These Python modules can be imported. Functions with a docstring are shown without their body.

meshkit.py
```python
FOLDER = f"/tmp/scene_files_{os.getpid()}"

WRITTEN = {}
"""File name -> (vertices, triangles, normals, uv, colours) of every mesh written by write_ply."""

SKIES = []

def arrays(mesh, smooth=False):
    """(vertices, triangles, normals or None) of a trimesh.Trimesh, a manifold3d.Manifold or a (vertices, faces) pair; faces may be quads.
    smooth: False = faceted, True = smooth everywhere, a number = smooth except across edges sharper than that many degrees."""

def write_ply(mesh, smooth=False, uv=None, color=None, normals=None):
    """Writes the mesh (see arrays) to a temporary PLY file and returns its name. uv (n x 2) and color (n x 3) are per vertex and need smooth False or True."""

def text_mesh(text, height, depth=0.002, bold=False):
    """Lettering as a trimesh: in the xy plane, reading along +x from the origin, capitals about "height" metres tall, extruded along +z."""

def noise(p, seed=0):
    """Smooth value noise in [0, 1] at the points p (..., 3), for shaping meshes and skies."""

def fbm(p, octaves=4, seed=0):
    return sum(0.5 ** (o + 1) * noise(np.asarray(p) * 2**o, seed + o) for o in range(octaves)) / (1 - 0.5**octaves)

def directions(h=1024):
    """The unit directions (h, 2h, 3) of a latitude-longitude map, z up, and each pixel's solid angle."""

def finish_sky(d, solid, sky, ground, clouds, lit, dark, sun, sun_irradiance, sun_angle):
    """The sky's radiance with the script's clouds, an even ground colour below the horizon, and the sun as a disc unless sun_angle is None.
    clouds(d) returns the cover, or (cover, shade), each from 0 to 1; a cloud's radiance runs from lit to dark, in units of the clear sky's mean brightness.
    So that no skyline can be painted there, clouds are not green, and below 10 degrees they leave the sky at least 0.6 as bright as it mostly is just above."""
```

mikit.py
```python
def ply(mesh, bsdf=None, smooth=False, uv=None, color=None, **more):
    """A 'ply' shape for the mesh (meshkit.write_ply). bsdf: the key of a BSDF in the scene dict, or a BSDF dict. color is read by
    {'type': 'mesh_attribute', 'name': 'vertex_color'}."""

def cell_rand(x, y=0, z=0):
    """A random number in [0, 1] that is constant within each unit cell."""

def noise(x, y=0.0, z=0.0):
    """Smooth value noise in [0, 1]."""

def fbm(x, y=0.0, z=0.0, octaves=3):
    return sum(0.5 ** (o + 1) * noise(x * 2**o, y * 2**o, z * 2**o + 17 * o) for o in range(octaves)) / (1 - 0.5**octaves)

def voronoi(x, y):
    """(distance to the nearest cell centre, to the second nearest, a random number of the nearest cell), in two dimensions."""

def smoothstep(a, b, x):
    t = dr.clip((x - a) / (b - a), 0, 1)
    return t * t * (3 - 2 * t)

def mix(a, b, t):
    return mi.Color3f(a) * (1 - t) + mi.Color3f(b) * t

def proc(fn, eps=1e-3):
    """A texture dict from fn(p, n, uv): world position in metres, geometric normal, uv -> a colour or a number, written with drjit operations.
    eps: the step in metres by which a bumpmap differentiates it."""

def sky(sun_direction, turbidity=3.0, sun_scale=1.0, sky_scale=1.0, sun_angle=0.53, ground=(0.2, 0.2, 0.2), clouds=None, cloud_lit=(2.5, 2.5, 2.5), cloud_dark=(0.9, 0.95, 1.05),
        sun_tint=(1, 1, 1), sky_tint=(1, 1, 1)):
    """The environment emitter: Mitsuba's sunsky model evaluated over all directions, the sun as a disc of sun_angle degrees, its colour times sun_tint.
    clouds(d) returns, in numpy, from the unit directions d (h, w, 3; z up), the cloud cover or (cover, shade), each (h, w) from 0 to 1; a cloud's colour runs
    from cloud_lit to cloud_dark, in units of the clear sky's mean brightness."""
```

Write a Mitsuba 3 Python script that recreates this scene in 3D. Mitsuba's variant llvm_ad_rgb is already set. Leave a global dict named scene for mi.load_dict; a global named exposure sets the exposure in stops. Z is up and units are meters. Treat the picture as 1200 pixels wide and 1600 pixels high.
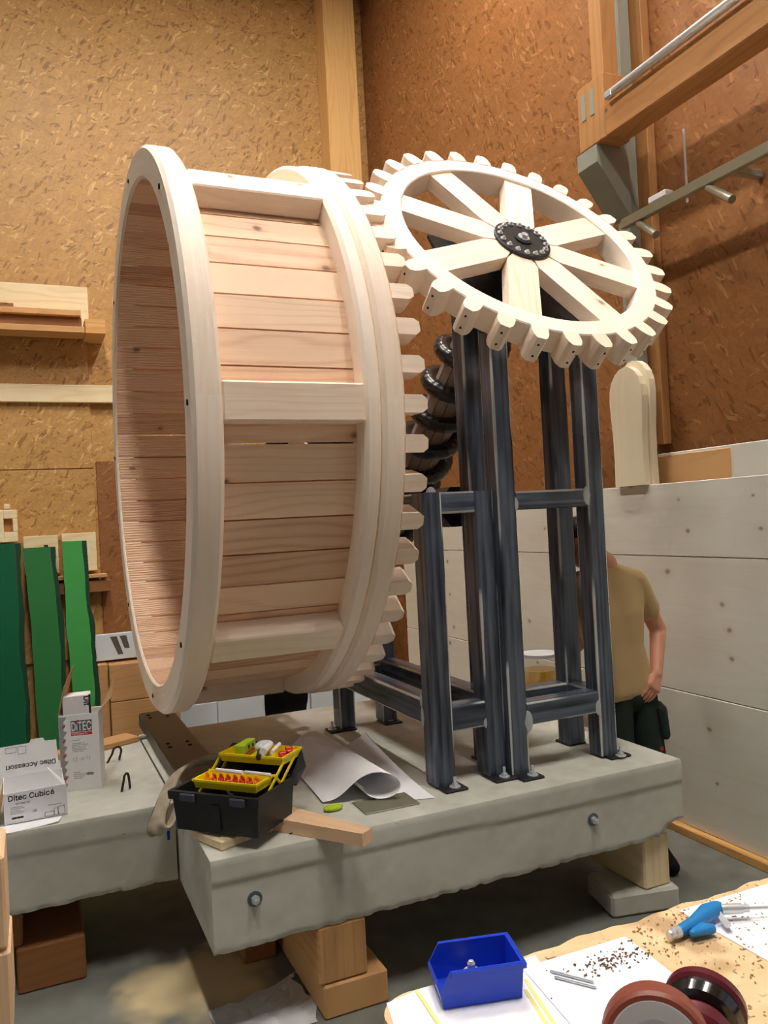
import math, random
import numpy as np, trimesh, mitsuba as mi, drjit as dr
import manifold3d as m3
from scipy.spatial import ConvexHull
import mikit, meshkit
from mikit import proc, noise, fbm, voronoi, cell_rand, smoothstep, mix

random.seed(7); rng = np.random.default_rng(7)
S = 1.3                       # model units -> metres
T4 = mi.ScalarTransform4f
PI = math.pi
V = lambda *a: np.array(a, float)
scene, labels = {}, {}

# ---------------------------------------------------------------- camera, light, exposure
exposure = 0.1
CAM = V(0, 0, 1.42)
scene['camera'] = {'type': 'perspective', 'fov': math.degrees(2 * math.atan(600 / 1260.7)), 'fov_axis': 'x', 'near_clip': 0.02, 'far_clip': 200.0,
                   'to_world': T4().look_at(origin=list(CAM * S), target=list((CAM + V(.4046, .9144, .0097)) * S), up=[.044, -.030, .999])}


def overcast(d):
    n = meshkit.fbm(d * 4.0, 4, 3)
    return np.clip(.55 + n * .6, 0, 1), np.clip(n * 1.3 - .35, 0, 1)


scene['sky'] = mikit.sky((-.5, -.4, .75), turbidity=4, sun_scale=0.0, sky_scale=2.9, sky_tint=(.88, .97, 1.1), ground=(.25, .25, .24), clouds=overcast)
LAMP = (102.0, 96.0, 87.0)      # radiance of the ceiling luminaires

# ---------------------------------------------------------------- materials
def rgb(r, g, b):
    f = lambda c: (c / 12.92 if c <= .04045 else ((c + .055) / 1.055) ** 2.4)
    return [f(r / 255), f(g / 255), f(b / 255)]


def col(c):
    return {'type': 'rgb', 'value': [float(x) for x in c]}


def mat(name, color, rough=.6, metal=0.0, spec=.4, **k):
    if 'specular' in k: spec = k.pop('specular')
    d = {'type': 'principled', 'base_color': color if isinstance(color, dict) else col(color), 'roughness': rough, 'metallic': metal, **k}
    if not metal and 'spec_trans' not in k:
        d['specular'] = spec
    scene[name] = {'type': 'twosided', 'b': d} if 'spec_trans' not in k else d


def wood_fn(light, dark, knot, var=.22, knots=.3, ring=60.0, streak=.35):
    L, D, K = light, dark, knot

    def fn(p, n, uv):
        i = dr.floor(uv.x / 10.0)
        u, v = uv.x - i * 10.0, uv.y
        tone = cell_rand(i, 3)
        w = v * ring + noise(u * 2.2, v * 14, i * 5.3) * 5 + noise(u * 7.0, v * 30, i) * .8
        line = dr.power(.5 + .5 * dr.sin(w * 3.2), 3.0)
        fine = noise(u * 5, v * 420, i * 3.1)
        blot = noise(u * 3.1, v * 7, i + 11)
        # knots
        a, b = u * 3.0 + tone * 5, v * 9.0 + tone * 3
        ca, cb = dr.floor(a), dr.floor(b)
        has = cell_rand(ca, cb, i + 2) < knots
        da = (a - ca - .3 - .4 * cell_rand(ca, cb, 5)) / 3.0
        db = (b - cb - .3 - .4 * cell_rand(ca, cb, 6)) / 9.0
        r = dr.sqrt(da * da * .6 + db * db) / (.006 + .009 * cell_rand(ca, cb, 8))
        kn = dr.select(has, smoothstep(1.3, .2, r + (noise(u * 60, v * 60, i) - .5) * .5), 0.0)
        halo = dr.select(has, smoothstep(3.2, 1.0, r), 0.0)
        c = mix(L, D, dr.clip(streak * line + .22 * (fine - .4) + .25 * (blot - .4) + var * (tone - .5) * 2 + .22 * halo, 0, 1))
        return mix(c, K, kn * .75)
    return fn


LARCH_L, LARCH_D, KNOT = rgb(245, 229, 211), rgb(216, 172, 138), rgb(96, 62, 44)
mat('larch', proc(wood_fn(LARCH_L, LARCH_D, KNOT, .18, .16, 60, .16)), .55, spec=.3)
mat('larch_clear', proc(wood_fn(LARCH_L, LARCH_D, KNOT, .2, 0.0, 60, .14)), .55, spec=.3)
mat('larch_pale', proc(wood_fn(rgb(246, 232, 216), rgb(224, 186, 152), KNOT, .12, .05, 45, .10)), .55, spec=.3)
mat('decking', proc(wood_fn(rgb(238, 206, 176), rgb(176, 118, 82), rgb(96, 60, 42), .36, .26, 60, .26)), .6, spec=.3)
mat('glulam', proc(wood_fn(rgb(222, 176, 112), rgb(182, 122, 62), rgb(110, 66, 36), .2, .15, 50, .35)), .6, spec=.3)
mat('beam_wood', proc(wood_fn(rgb(172, 124, 76), rgb(140, 92, 52), rgb(90, 54, 30), .12, .12, 40, .3)), .6, spec=.3)
mat('old_wood', proc(wood_fn(rgb(206, 160, 110), rgb(150, 104, 62), rgb(100, 68, 44), .24, .12, 40, .16)), .7, spec=.2)
mat('grey_wood', proc(wood_fn(rgb(150, 134, 122), rgb(112, 98, 88), rgb(70, 58, 50), .3, .1, 40, .2)), .7, spec=.2)
mat('dark_wood', proc(wood_fn(rgb(150, 104, 66), rgb(104, 66, 40), rgb(60, 38, 25), .3, .1, 45, .2)), .7, spec=.2)
mat('spruce', proc(wood_fn(rgb(236, 218, 178), rgb(208, 176, 124), rgb(120, 86, 56), .12, .3, 40, .3)), .6, spec=.3)
mat('spruce_pink', proc(wood_fn(rgb(232, 196, 158), rgb(204, 156, 112), rgb(130, 86, 56), .1, .2, 40, .2)), .6, spec=.3)
mat('pale_ply', proc(wood_fn(rgb(226, 214, 186), rgb(204, 184, 150), rgb(130, 104, 78), .1, .25, 30, .12)), .55, spec=.3)
mat('panel_wood', proc(wood_fn(rgb(226, 224, 214), rgb(206, 194, 170), rgb(130, 108, 84), .08, .4, 20, .12)), .28, spec=.5)


def osb_fn(base, dark, light, seed):
    def fn(p, n, uv):
        a = dr.select(dr.abs(n.x) > .5, p.y, p.x) + seed * 3.7
        b = p.z
        # a gentle warp so chips do not line up with the cells
        aw, bw = a + .05 * (noise(a * 5, b * 5, 1) - .5), b + .05 * (noise(a * 5, b * 5, 9) - .5)
        shade = .45 + .5 * (fbm(a * 9, b * 22, seed, 3) - .5)
        for k in range(7):
            ang = (k * .61 - 1.5) * .55
            ca, sa = math.cos(ang), math.sin(ang)
            sx, sy = (.15, .055) if k % 2 else (.10, .036)
            x = (ca * aw + sa * bw) / sx + k * 17.3
            y = (-sa * aw + ca * bw) / sy + k * 9.1
            ix, iy = dr.floor(x), dr.floor(y)
            rr = cell_rand(ix, iy, k + 30)
            ex = dr.abs(x - ix - .5) / (.22 + .26 * cell_rand(ix, iy, k + 40))
            ey = dr.abs(y - iy - .5) / (.10 + .22 * cell_rand(ix, iy, k + 50))
            inside = smoothstep(1.05, .85, dr.maximum(ex, ey + ex * ex * .35))
            d = dr.select(rr > .95, .6, dr.select(rr < .085, -.42 - .2 * ey, (rr - .5) * .34))
            shade = shade * (1 - inside * .8) + (.45 + d * .7) * inside * .8
        c = mix(dark, base, dr.clip(shade * 2.1, 0, 1))
        c = mix(c, light, dr.clip(shade * 2.2 - 1.05, 0, 1))
        return c * (.92 + .16 * fbm(a * .9, b * .9, 4, 2))
    return fn


mat('osb_yellow', proc(osb_fn(rgb(186, 142, 82), rgb(128, 86, 44), rgb(216, 180, 122), 1)), .5, spec=.4)
mat('osb_orange', proc(osb_fn(rgb(142, 94, 54), rgb(100, 60, 33), rgb(168, 120, 76), 2)), .5, spec=.4)


def table_fn(p, n, uv):
    a, b = p.x, p.y
    g = fbm(a * 9, b * 26, 2, 3)
    c = mix(rgb(206, 172, 126), rgb(232, 206, 164), g)
    st = smoothstep(.56, .72, fbm(a * 7, b * 7, 5, 3))
    c = mix(c, rgb(150, 112, 74), st * .5)
    sp = smoothstep(.80, .9, noise(a * 110, b * 110, 3)) * smoothstep(.45, .65, fbm(a * 10, b * 10, 8, 2))
    return mix(c, rgb(110, 74, 46), sp * .8)


mat('table_top', proc(table_fn), .55, spec=.3)


def conc_fn(base, dark, sc):
    def fn(p, n, uv):
        f = fbm(p.x * 3 * sc, p.y * 3 * sc, p.z * 3 * sc, 4)
        g = fbm(p.x * 22 * sc, p.y * 22 * sc, p.z * 22 * sc, 2)
        c = mix(dark, base, dr.clip(.15 + f * 1.0 + (g - .5) * .35, 0, 1))
        pore = smoothstep(.90, .95, noise(p.x * 75, p.y * 75, p.z * 75)) * smoothstep(.5, .7, f)
        return mix(c, rgb(110, 108, 100), pore * .5)
    return fn


mat('concrete', proc(conc_fn(rgb(203, 203, 194), rgb(160, 159, 148), 1.0)), .8, spec=.2)


def floor_fn(p, n, uv):
    f = fbm(p.x * 1.4, p.y * 1.4, 2, 4)
    g = fbm(p.x * 9, p.y * 9, 6, 3)
    c = mix(rgb(80, 82, 76), rgb(134, 137, 130), dr.clip(f * .8 + g * .5 - .1, 0, 1))
    d = dr.sqrt(dr.square((p.x - .56) * 1.3 - .25 * (p.y - 3.3)) + dr.square((p.y - 3.36) * 1.4))
    saw = smoothstep(.50, .14, d + (fbm(p.x * 6, p.y * 6, 3, 3) - .5) * .6)
    return mix(c, rgb(222, 200, 156), saw * .9)


mat('floor_concrete', proc(floor_fn), .45, spec=.35)


def steel_fn(p, n, uv):
    # uv.y runs round the tube, corners at whole numbers: bare ground edges, mill scale between
    i = dr.floor(uv.x / 10.0)
    u, v = uv.x - i * 10.0, uv.y
    e = dr.abs(v - dr.floor(v + .5))
    edge = smoothstep(.05, .015, e + .03 * (noise(u * 9, v * 3, i) - .5)) * smoothstep(.32, .55, noise(u * 4, dr.floor(v + .5) * 7, i + 3))
    f = fbm(u * 6, v * 3, i, 3)
    streak = noise(u * .9, v * 7, i)
    c = mix(rgb(34, 40, 50), rgb(112, 124, 142), dr.clip(f * .8 + streak * .5 - .25, 0, 1))
    return mix(c, rgb(206, 208, 208), edge)


mat('steel', proc(steel_fn), .27, metal=.3, spec=.7)
mat('blue_zinc', rgb(96, 112, 124), .35, metal=.7)
mat('weld', rgb(190, 195, 200), .35, metal=.5)
mat('zinc', rgb(205, 210, 214), .3, metal=.55)
mat('black_steel', rgb(40, 41, 44), .45, metal=.4)
mat('channel_steel', rgb(104, 98, 92), .5, metal=.35)
mat('grey_paint', rgb(138, 140, 128), .5)
mat('grey_tray', rgb(150, 148, 130), .35, metal=.5)
mat('dark_hole', rgb(38, 32, 28), .9)
mat('rust', rgb(52, 46, 42), .6, metal=.4)
mat('hose', rgb(22, 22, 24), .28, spec=.6)
mat('black_plastic', rgb(26, 29, 33), .42)
mat('grey_plastic', rgb(58, 64, 78), .45)
mat('yellow_plastic', rgb(238, 214, 20), .35)
mat('lime_card', rgb(176, 204, 40), .45)
mat('white_card', rgb(238, 238, 240), .5)
mat('inner_card', rgb(214, 216, 224), .6)
mat('brown_card', rgb(176, 142, 108), .8, spec=.1)
mat('paper', rgb(240, 241, 246), .7, spec=.2)
mat('blue_plastic', rgb(28, 64, 190), .3)
mat('blue_paint', rgb(34, 124, 190), .35)
mat('red_plastic', rgb(200, 44, 34), .35)
mat('orange_plastic', rgb(232, 120, 36), .4)
mat('white_plastic', rgb(236, 236, 236), .35)
mat('clear_plastic', rgb(205, 212, 218), .12, spec=.6)
mat('ink', rgb(40, 42, 46), .7)
mat('grey_ink', rgb(150, 152, 156), .7)
mat('dark_grey_ink', rgb(92, 94, 98), .6)
mat('red_ink', rgb(196, 40, 52), .6)
mat('green_dark', rgb(10, 92, 60), .4)
mat('green_mid', rgb(44, 116, 62), .4)
mat('green_light', rgb(66, 156, 78), .38)
mat('bark_dark', rgb(16, 60, 40), .7)
mat('tyre', rgb(130, 68, 54), .42)
mat('wheel_core', rgb(196, 210, 238), .4)
mat('maroon', rgb(88, 26, 36), .35)
mat('black_gloss', rgb(18, 18, 20), .15, spec=.6)
mat('cloth', proc(lambda p, n, uv: mix(rgb(126, 112, 94), rgb(198, 186, 166), fbm(p.x * 22, p.y * 22, p.z * 22, 3))), .9, spec=.1)
mat('skin', rgb(208, 148, 122), .5)
mat('hair', rgb(48, 34, 28), .6)
mat('shirt', rgb(186, 160, 118), .85, spec=.1)
mat('trousers', rgb(40, 50, 44), .85, spec=.1)
mat('black_cloth', rgb(24, 25, 28), .85, spec=.1)
mat('foil', rgb(206, 210, 214), .15, spec=.7)
mat('white_sheet', rgb(212, 220, 226), .5)
mat('honey', rgb(226, 182, 20), .2, spec=.6)
mat('plaster', rgb(140, 138, 130), .8)
mat('yellow_tape', rgb(232, 224, 140), .6)
mat('shaving', rgb(96, 72, 56), .8)
mat('chip', rgb(160, 116, 74), .8)
scene['glass'] = {'type': 'thindielectric'}

# ---------------------------------------------------------------- helpers
def norm(v):
    v = np.asarray(v, float)
    return v / np.linalg.norm(v)


def number(key):
    if key not in scene and key not in used:
        used.add(key); return key
    i = 1
    while f'{key}_{i:03d}' in used or f'{key}_{i:03d}' in scene:
        i += 1
    k = f'{key}_{i:03d}'; used.add(k)
    return k


used = set()


def tag(key, label=None, cat=None, group=None, kind=None):
    d = {}
    if label: d['label'] = label
    if cat: d['category'] = cat
    if group: d['group'] = group
    if kind: d['kind'] = kind
    if d: labels[key] = d
    return key


def thing(name, label, cat, group=None):
    return tag(number(name), label, cat, group)


def put(key, mesh, bsdf, smooth=False, uv=None):
    if isinstance(mesh, m3.Manifold):
        mm = mesh.to_mesh(); mesh = trimesh.Trimesh(np.array(mm.vert_properties[:, :3]), np.array(mm.tri_verts), process=False)
    if isinstance(mesh, tuple):
        mesh, uv = mesh
        if smooth: smooth = True
    if not isinstance(mesh, trimesh.Trimesh):
        mesh = trimesh.Trimesh(mesh[0], mesh[1], process=False)
    m = trimesh.Trimesh(np.asarray(mesh.vertices) * S, mesh.faces, process=False)
    scene[key] = mikit.ply(m, bsdf, smooth, uv=uv)
    return key


def part(parent, name, mesh, bsdf, smooth=False, label=None, uv=None, kind=None):
    k = number(parent + '__' + name)
    put(k, mesh, bsdf, smooth, uv)
    tag(k, label, kind=kind)
    return k


def solo(name, mesh, bsdf, label, cat, smooth=False, group=None, uv=None):
    k = number(name)
    put(k, mesh, bsdf, smooth, uv)
    return tag(k, label, cat, group)


def struct(name, mesh, bsdf, uv=None, smooth=False, label=None):
    k = number(name)
    put(k, mesh, bsdf, smooth, uv)
    tag(k, label, kind='structure')
    return k


def hull(pts):
    pts = np.asarray(pts, float)
    h = ConvexHull(pts)
    f = h.simplices.copy()
    nn = np.cross(pts[f[:, 1]] - pts[f[:, 0]], pts[f[:, 2]] - pts[f[:, 0]])
    bad = (nn * h.equations[:, :3]).sum(1) < 0
    f[bad] = f[bad][:, ::-1]
    m = trimesh.Trimesh(pts, f, process=False)
    m.remove_unreferenced_vertices()
    return m


def rotz(a):
    c, s = math.cos(a), math.sin(a)
    return np.array([[c, -s, 0], [s, c, 0], [0, 0, 1.]])


def frame(x, y=None):
    """rotation matrix whose columns are x, y, z; x given, y near the given y"""
    x = norm(x); y = np.asarray([0, 0, 1.] if y is None else y, float)
    z = np.cross(x, y)
    if np.linalg.norm(z) < 1e-6:
        z = np.cross(x, [1, 0, 0])
    z = norm(z); y = np.cross(z, x)
    return np.stack([x, y, z], 1)


def place(m, R=None, t=(0, 0, 0)):
    v = np.asarray(m.vertices)
    if R is not None: v = v @ np.asarray(R).T
    return trimesh.Trimesh(v + np.asarray(t, float), m.faces, process=False)


def cbox(s, c=(0, 0, 0), R=None, b=.004):
    h = np.asarray(s, float) / 2
    b = min(b, h.min() * .6)
    pts = []
    for sx in (-1, 1):
        for sy in (-1, 1):
            for sz in (-1, 1):
                for k in range(3):
                    q = V(sx, sy, sz) * (h - b); q[k] = V(sx, sy, sz)[k] * h[k]
                    pts.append(q)
    return place(hull(pts), R, c)


def box2(p0, p1, b=.004):
    p0, p1 = np.minimum(p0, p1), np.maximum(p0, p1)
    return cbox(p1 - p0, (p0 + p1) / 2, None, b)


CNT = [0]


def grain(m, axis, idx=None, cross=None):
    """unmerged faces with uv: u along the axis (plus 10 per piece), v across"""
    if idx is None:
        CNT[0] += 1; idx = CNT[0]
    a = norm(axis)
    b = norm(np.cross(a, [0, 0, 1] if abs(a[2]) < .9 else [1, 0, 0])); c = np.cross(a, b)
    v = np.asarray(m.vertices)[m.faces]
    n = np.cross(v[:, 1] - v[:, 0], v[:, 2] - v[:, 0]); n /= np.linalg.norm(n, axis=1, keepdims=True) + 1e-20
    ctr = np.asarray(m.vertices).mean(0)
    q = v - ctr
    u = q @ a; vb = q @ b; vc = q @ c
    use_b = (np.abs(n @ c) >= np.abs(n @ b))[:, None]
    end = (np.abs(n @ a) > .8)[:, None]
    off = (idx * .7548776) % 1 * .4
    vv = np.where(use_b, vb + off, vc + off + .3)
    uu = np.where(end, vc * .2, u) + 10 * idx + 5 + (idx * .37 % 1)
    vv = np.where(end, vb * 1.3 + off, vv)
    return trimesh.Trimesh(v.reshape(-1, 3), np.arange(len(v) * 3).reshape(-1, 3), process=False), np.stack([uu.reshape(-1), vv.reshape(-1)], 1)


def cat(ms):
    return trimesh.util.concatenate([m for m in ms])


def lathe(prof, o, axis, seg=48, a0=0, a1=2 * PI, ref=None, closed_prof=False, grain_r=None, idx=None):
    """revolve profile points (r, h) about the axis through o; separate verts per profile segment. returns (mesh, uv)"""
    ax = norm(axis)
    u = norm(np.cross(ax, [0, 0, 1] if abs(ax[2]) < .9 else [1, 0, 0])) if ref is None else norm(ref)
    w = np.cross(ax, u)
    full = abs(a1 - a0 - 2 * PI) < 1e-6
    an = np.linspace(a0, a1, seg + 1)
    dirs = np.cos(an)[:, None] * u + np.sin(an)[:, None] * w
    vs, fs, uvs, at = [], [], [], 0
    P = list(prof) + ([prof[0]] if closed_prof else [])
    if idx is None:
        CNT[0] += 1; idx = CNT[0]
    acc = 0
    for (r0, h0), (r1, h1) in zip(P[:-1], P[1:]):
        A = o + dirs * r0 + ax * h0; B = o + dirs * r1 + ax * h1
        L = math.hypot(r1 - r0, h1 - h0)
        vs += [A, B]
        rr = max(r0, r1) if grain_r is None else grain_r
        uvs += [np.stack([an * rr + 10 * idx + 1, 0 * an + acc], 1), np.stack([an * rr + 10 * idx + 1, 0 * an + acc + L], 1)]
        acc += L
        i = np.arange(seg)
        q = np.stack([at + i, at + i + 1, at + seg + 1 + i + 1, at + seg + 1 + i], 1)
        fs.append(np.vstack([q[:, [0, 1, 2]], q[:, [0, 2, 3]]]))
        at += 2 * (seg + 1)
    m = trimesh.Trimesh(np.vstack(vs), np.vstack(fs), process=False)
    # drop degenerate faces
    v = m.vertices[m.faces]
    ok = np.linalg.norm(np.cross(v[:, 1] - v[:, 0], v[:, 2] - v[:, 0]), axis=1) > 1e-12
    m = trimesh.Trimesh(m.vertices, m.faces[ok], process=False)
    return m, np.vstack(uvs)


def solid(m_uv):
    return m_uv[0]


def tube(path, r, n=10, cap=True):
    path = np.asarray(path, float); k = len(path)
    r = np.full(k, r) if np.isscalar(r) else np.asarray(r)
    t = np.gradient(path, axis=0); t /= np.linalg.norm(t, axis=1, keepdims=True) + 1e-12
    nrm = np.cross(t[0], [0, 0, 1] if abs(t[0][2]) < .9 else [1, 0, 0]); nrm /= np.linalg.norm(nrm)
    vs = []
    an = np.arange(n) * 2 * PI / n
    for i in range(k):
        nrm = nrm - t[i] * (nrm @ t[i]); nrm /= np.linalg.norm(nrm)
        bn = np.cross(t[i], nrm)
        vs.append(path[i] + r[i] * (np.cos(an)[:, None] * nrm + np.sin(an)[:, None] * bn))
    vs = np.vstack(vs); fs = []
    for i in range(k - 1):
        for j in range(n):
            a, b = i * n + j, i * n + (j + 1) % n
            fs += [[a, b, b + n], [a, b + n, a + n]]
    if cap:
        for j in range(1, n - 1):
            fs += [[0, j + 1, j], [(k - 1) * n, (k - 1) * n + j, (k - 1) * n + j + 1]]
    return trimesh.Trimesh(vs, fs, process=False)


def extrude(poly, h):
    from shapely.geometry import Polygon
    p = poly if hasattr(poly, 'exterior') else Polygon(poly)
    return trimesh.creation.extrude_polygon(p, h, engine='earcut')


def fromplane(m, o, ex, ey):
    """mesh built in xy with thickness along z -> o + x*ex + y*ey + z*ez"""
    ex, ey = norm(ex), norm(ey)
    return place(m, np.stack([ex, ey, np.cross(ex, ey)], 1), o)


def rtube(p0, p1, w, h, wdir, r=.008, cut0=None, cut1=None, idx=None):
    """square tube with rounded corners; uv.y = whole numbers at the corners; cut planes given as (point, normal)"""
    p0, p1 = np.asarray(p0, float), np.asarray(p1, float)
    a = norm(p1 - p0); b = norm(np.asarray(wdir, float) - a * (np.asarray(wdir) @ a)); c = np.cross(a, b)
    ring, vv = [], []
    q = [(1, 1), (-1, 1), (-1, -1), (1, -1)]
    for k, (sx, sy) in enumerate(q):
        for t in np.linspace(0, 1, 4):
            ang = k * PI / 2 + t * PI / 2
            ring.append((sx * (w / 2 - r) + r * math.cos(ang), sy * (h / 2 - r) + r * math.sin(ang)))
            vv.append(k + .5 + (t - .5) * .08)
    ring.append(ring[0]); vv.append(4 + vv[0])
    ring = np.array(ring); vv = np.array(vv) + .5
    if idx is None:
        CNT[0] += 1; idx = CNT[0]
    vs, uv = [], []
    for e, (pt, cut) in enumerate(((p0, cut0), (p1, cut1))):
        P = pt + ring[:, :1] * b + ring[:, 1:] * c
        if cut is not None:
            P = P + a * (((cut[0] - P) @ cut[1]) / (a @ cut[1]))[:, None]
        vs.append(P); uv.append(np.stack([(P - p0) @ a + 10 * idx + 2, vv], 1))
    n = len(ring); f = []
    for i in range(n - 1):
        f += [[i, i + 1, n + i + 1], [i, n + i + 1, n + i]]
    vs, uv = list(vs), list(uv)
    at = 2 * n
    for e in (0, 1):                                   # end caps
        P = vs[e][:-1]; vs.append(P); uv.append(np.stack([np.full(len(P), 10 * idx + 1.), np.full(len(P), .5)], 1))
        for j in range(1, len(P) - 1):
            f.append([at, at + j + 1, at + j] if e == 0 else [at, at + j, at + j + 1])
        at += len(P)
    m = trimesh.Trimesh(np.vstack(vs), f, process=False)
    return m, np.vstack(uv)


def hexbolt(o, axis, r=.012, h=.012, washer=True):
    ax = norm(axis); R = frame(ax)[:, [1, 2, 0]]
    ms = [place(trimesh.creation.cylinder(r, h, sections=6), R, o + ax * (h / 2 + (.003 if washer else 0)))]
    if washer: ms.append(place(trimesh.creation.cylinder(r * 1.7, .004, sections=20), R, o + ax * .002))
    return cat(ms)


def cyl(p0, p1, r, n=16, r2=None):
    return tube(np.array([p0, p1], float), [r, r if r2 is None else r2], n)


def text(s, o, ex, ey, h, depth=.0006, bold=False, cx=False):
    m = meshkit.text_mesh(s, h, depth, bold)
    if cx: m.apply_translation([-(m.bounds[0][0] + m.bounds[1][0]) / 2, 0, 0])
    return fromplane(m, o, ex, ey)


def sheet(P, th=.001):
    """thick sheet from a grid of points (n, m, 3)"""
    n, m = P.shape[:2]
    du = np.gradient(P, axis=0); dv = np.gradient(P, axis=1)
    N = np.cross(du, dv); N /= np.linalg.norm(N, axis=2, keepdims=True) + 1e-12
    A, B = (P + N * th / 2).reshape(-1, 3), (P - N * th / 2).reshape(-1, 3)
    f = []; k = n * m
    for i in range(n - 1):
        for j in range(m - 1):
            a, b, c, d = i * m + j, (i + 1) * m + j, (i + 1) * m + j + 1, i * m + j + 1
            f += [[a, b, c], [a, c, d], [k + a, k + c, k + b], [k + a, k + d, k + c]]
    rim = [(i, 0) for i in range(n)] + [(n - 1, j) for j in range(1, m)] + [(i, m - 1) for i in range(n - 2, -1, -1)] + [(0, j) for j in range(m - 2, 0, -1)]
    r = [i * m + j for i, j in rim]
    for a, b in zip(r, r[1:] + r[:1]):
        f += [[a, k + a, k + b], [a, k + b, b]]
    return trimesh.Trimesh(np.vstack([A, B]), f, process=False)


# ---------------------------------------------------------------- the hall
YB, XR, XL, YN, ZC = 6.15, 2.74, -7.0, -5.5, 6.2
struct('floor', box2((XL, YN, -.2), (XR + .3, YB + .3, 0)), 'floor_concrete')
struct('wall_back', box2((XL, YB, 0), (XR + .2, YB + .2, ZC)), 'osb_yellow')
struct('ceiling', box2((XL, YN, ZC), (XR + .3, YB + .3, ZC + .2)), 'plaster')
# high window bands in the left wall, the wall behind the camera and the near end of the right wall
def window_wall(name, axis, at, thick, lo, hi, a, b, z0, z1):
    q = (lambda u0, u1, v0, v1: box2((at, u0, v0), (at + thick, u1, v1), .002)) if axis == 'x' else (lambda u0, u1, v0, v1: box2((u0, at, v0), (u1, at + thick, v1), .002))
    struct(name, cat([q(lo, a, 0, ZC), q(b, hi, 0, ZC), q(a, b, 0, z0), q(a, b, z1, ZC)]), 'plaster' if name != 'wall_right' else 'osb_orange')
    n = int((b - a) / 1.2)
    bars = [q(a + (b - a) * k / n - .02, a + (b - a) * k / n + .02, z0, z1) for k in range(1, n)]
    struct('window_1', cat(bars + [q(a, b, (z0 + z1) / 2 - .02, (z0 + z1) / 2 + .02)]), 'grey_paint')


window_wall('wall_left', 'x', XL - .2, .2, YN, YB, -.8, 4.8, 1.0, 4.4)
window_wall('wall_near', 'y', YN - .2, .2, XL, XR, -3.6, 1.2, 3.0, 4.2)
window_wall('wall_right', 'x', XR, .2, YN, YB, -3.6, .55, .9, 4.0)
k = struct('trim_1', grain(box2((2.33, YB - .20, 0), (2.60, YB, ZC), .008), (0, 0, 1)), 'glulam', label='yellowish glued timber post in the corner of the hall')
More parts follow.
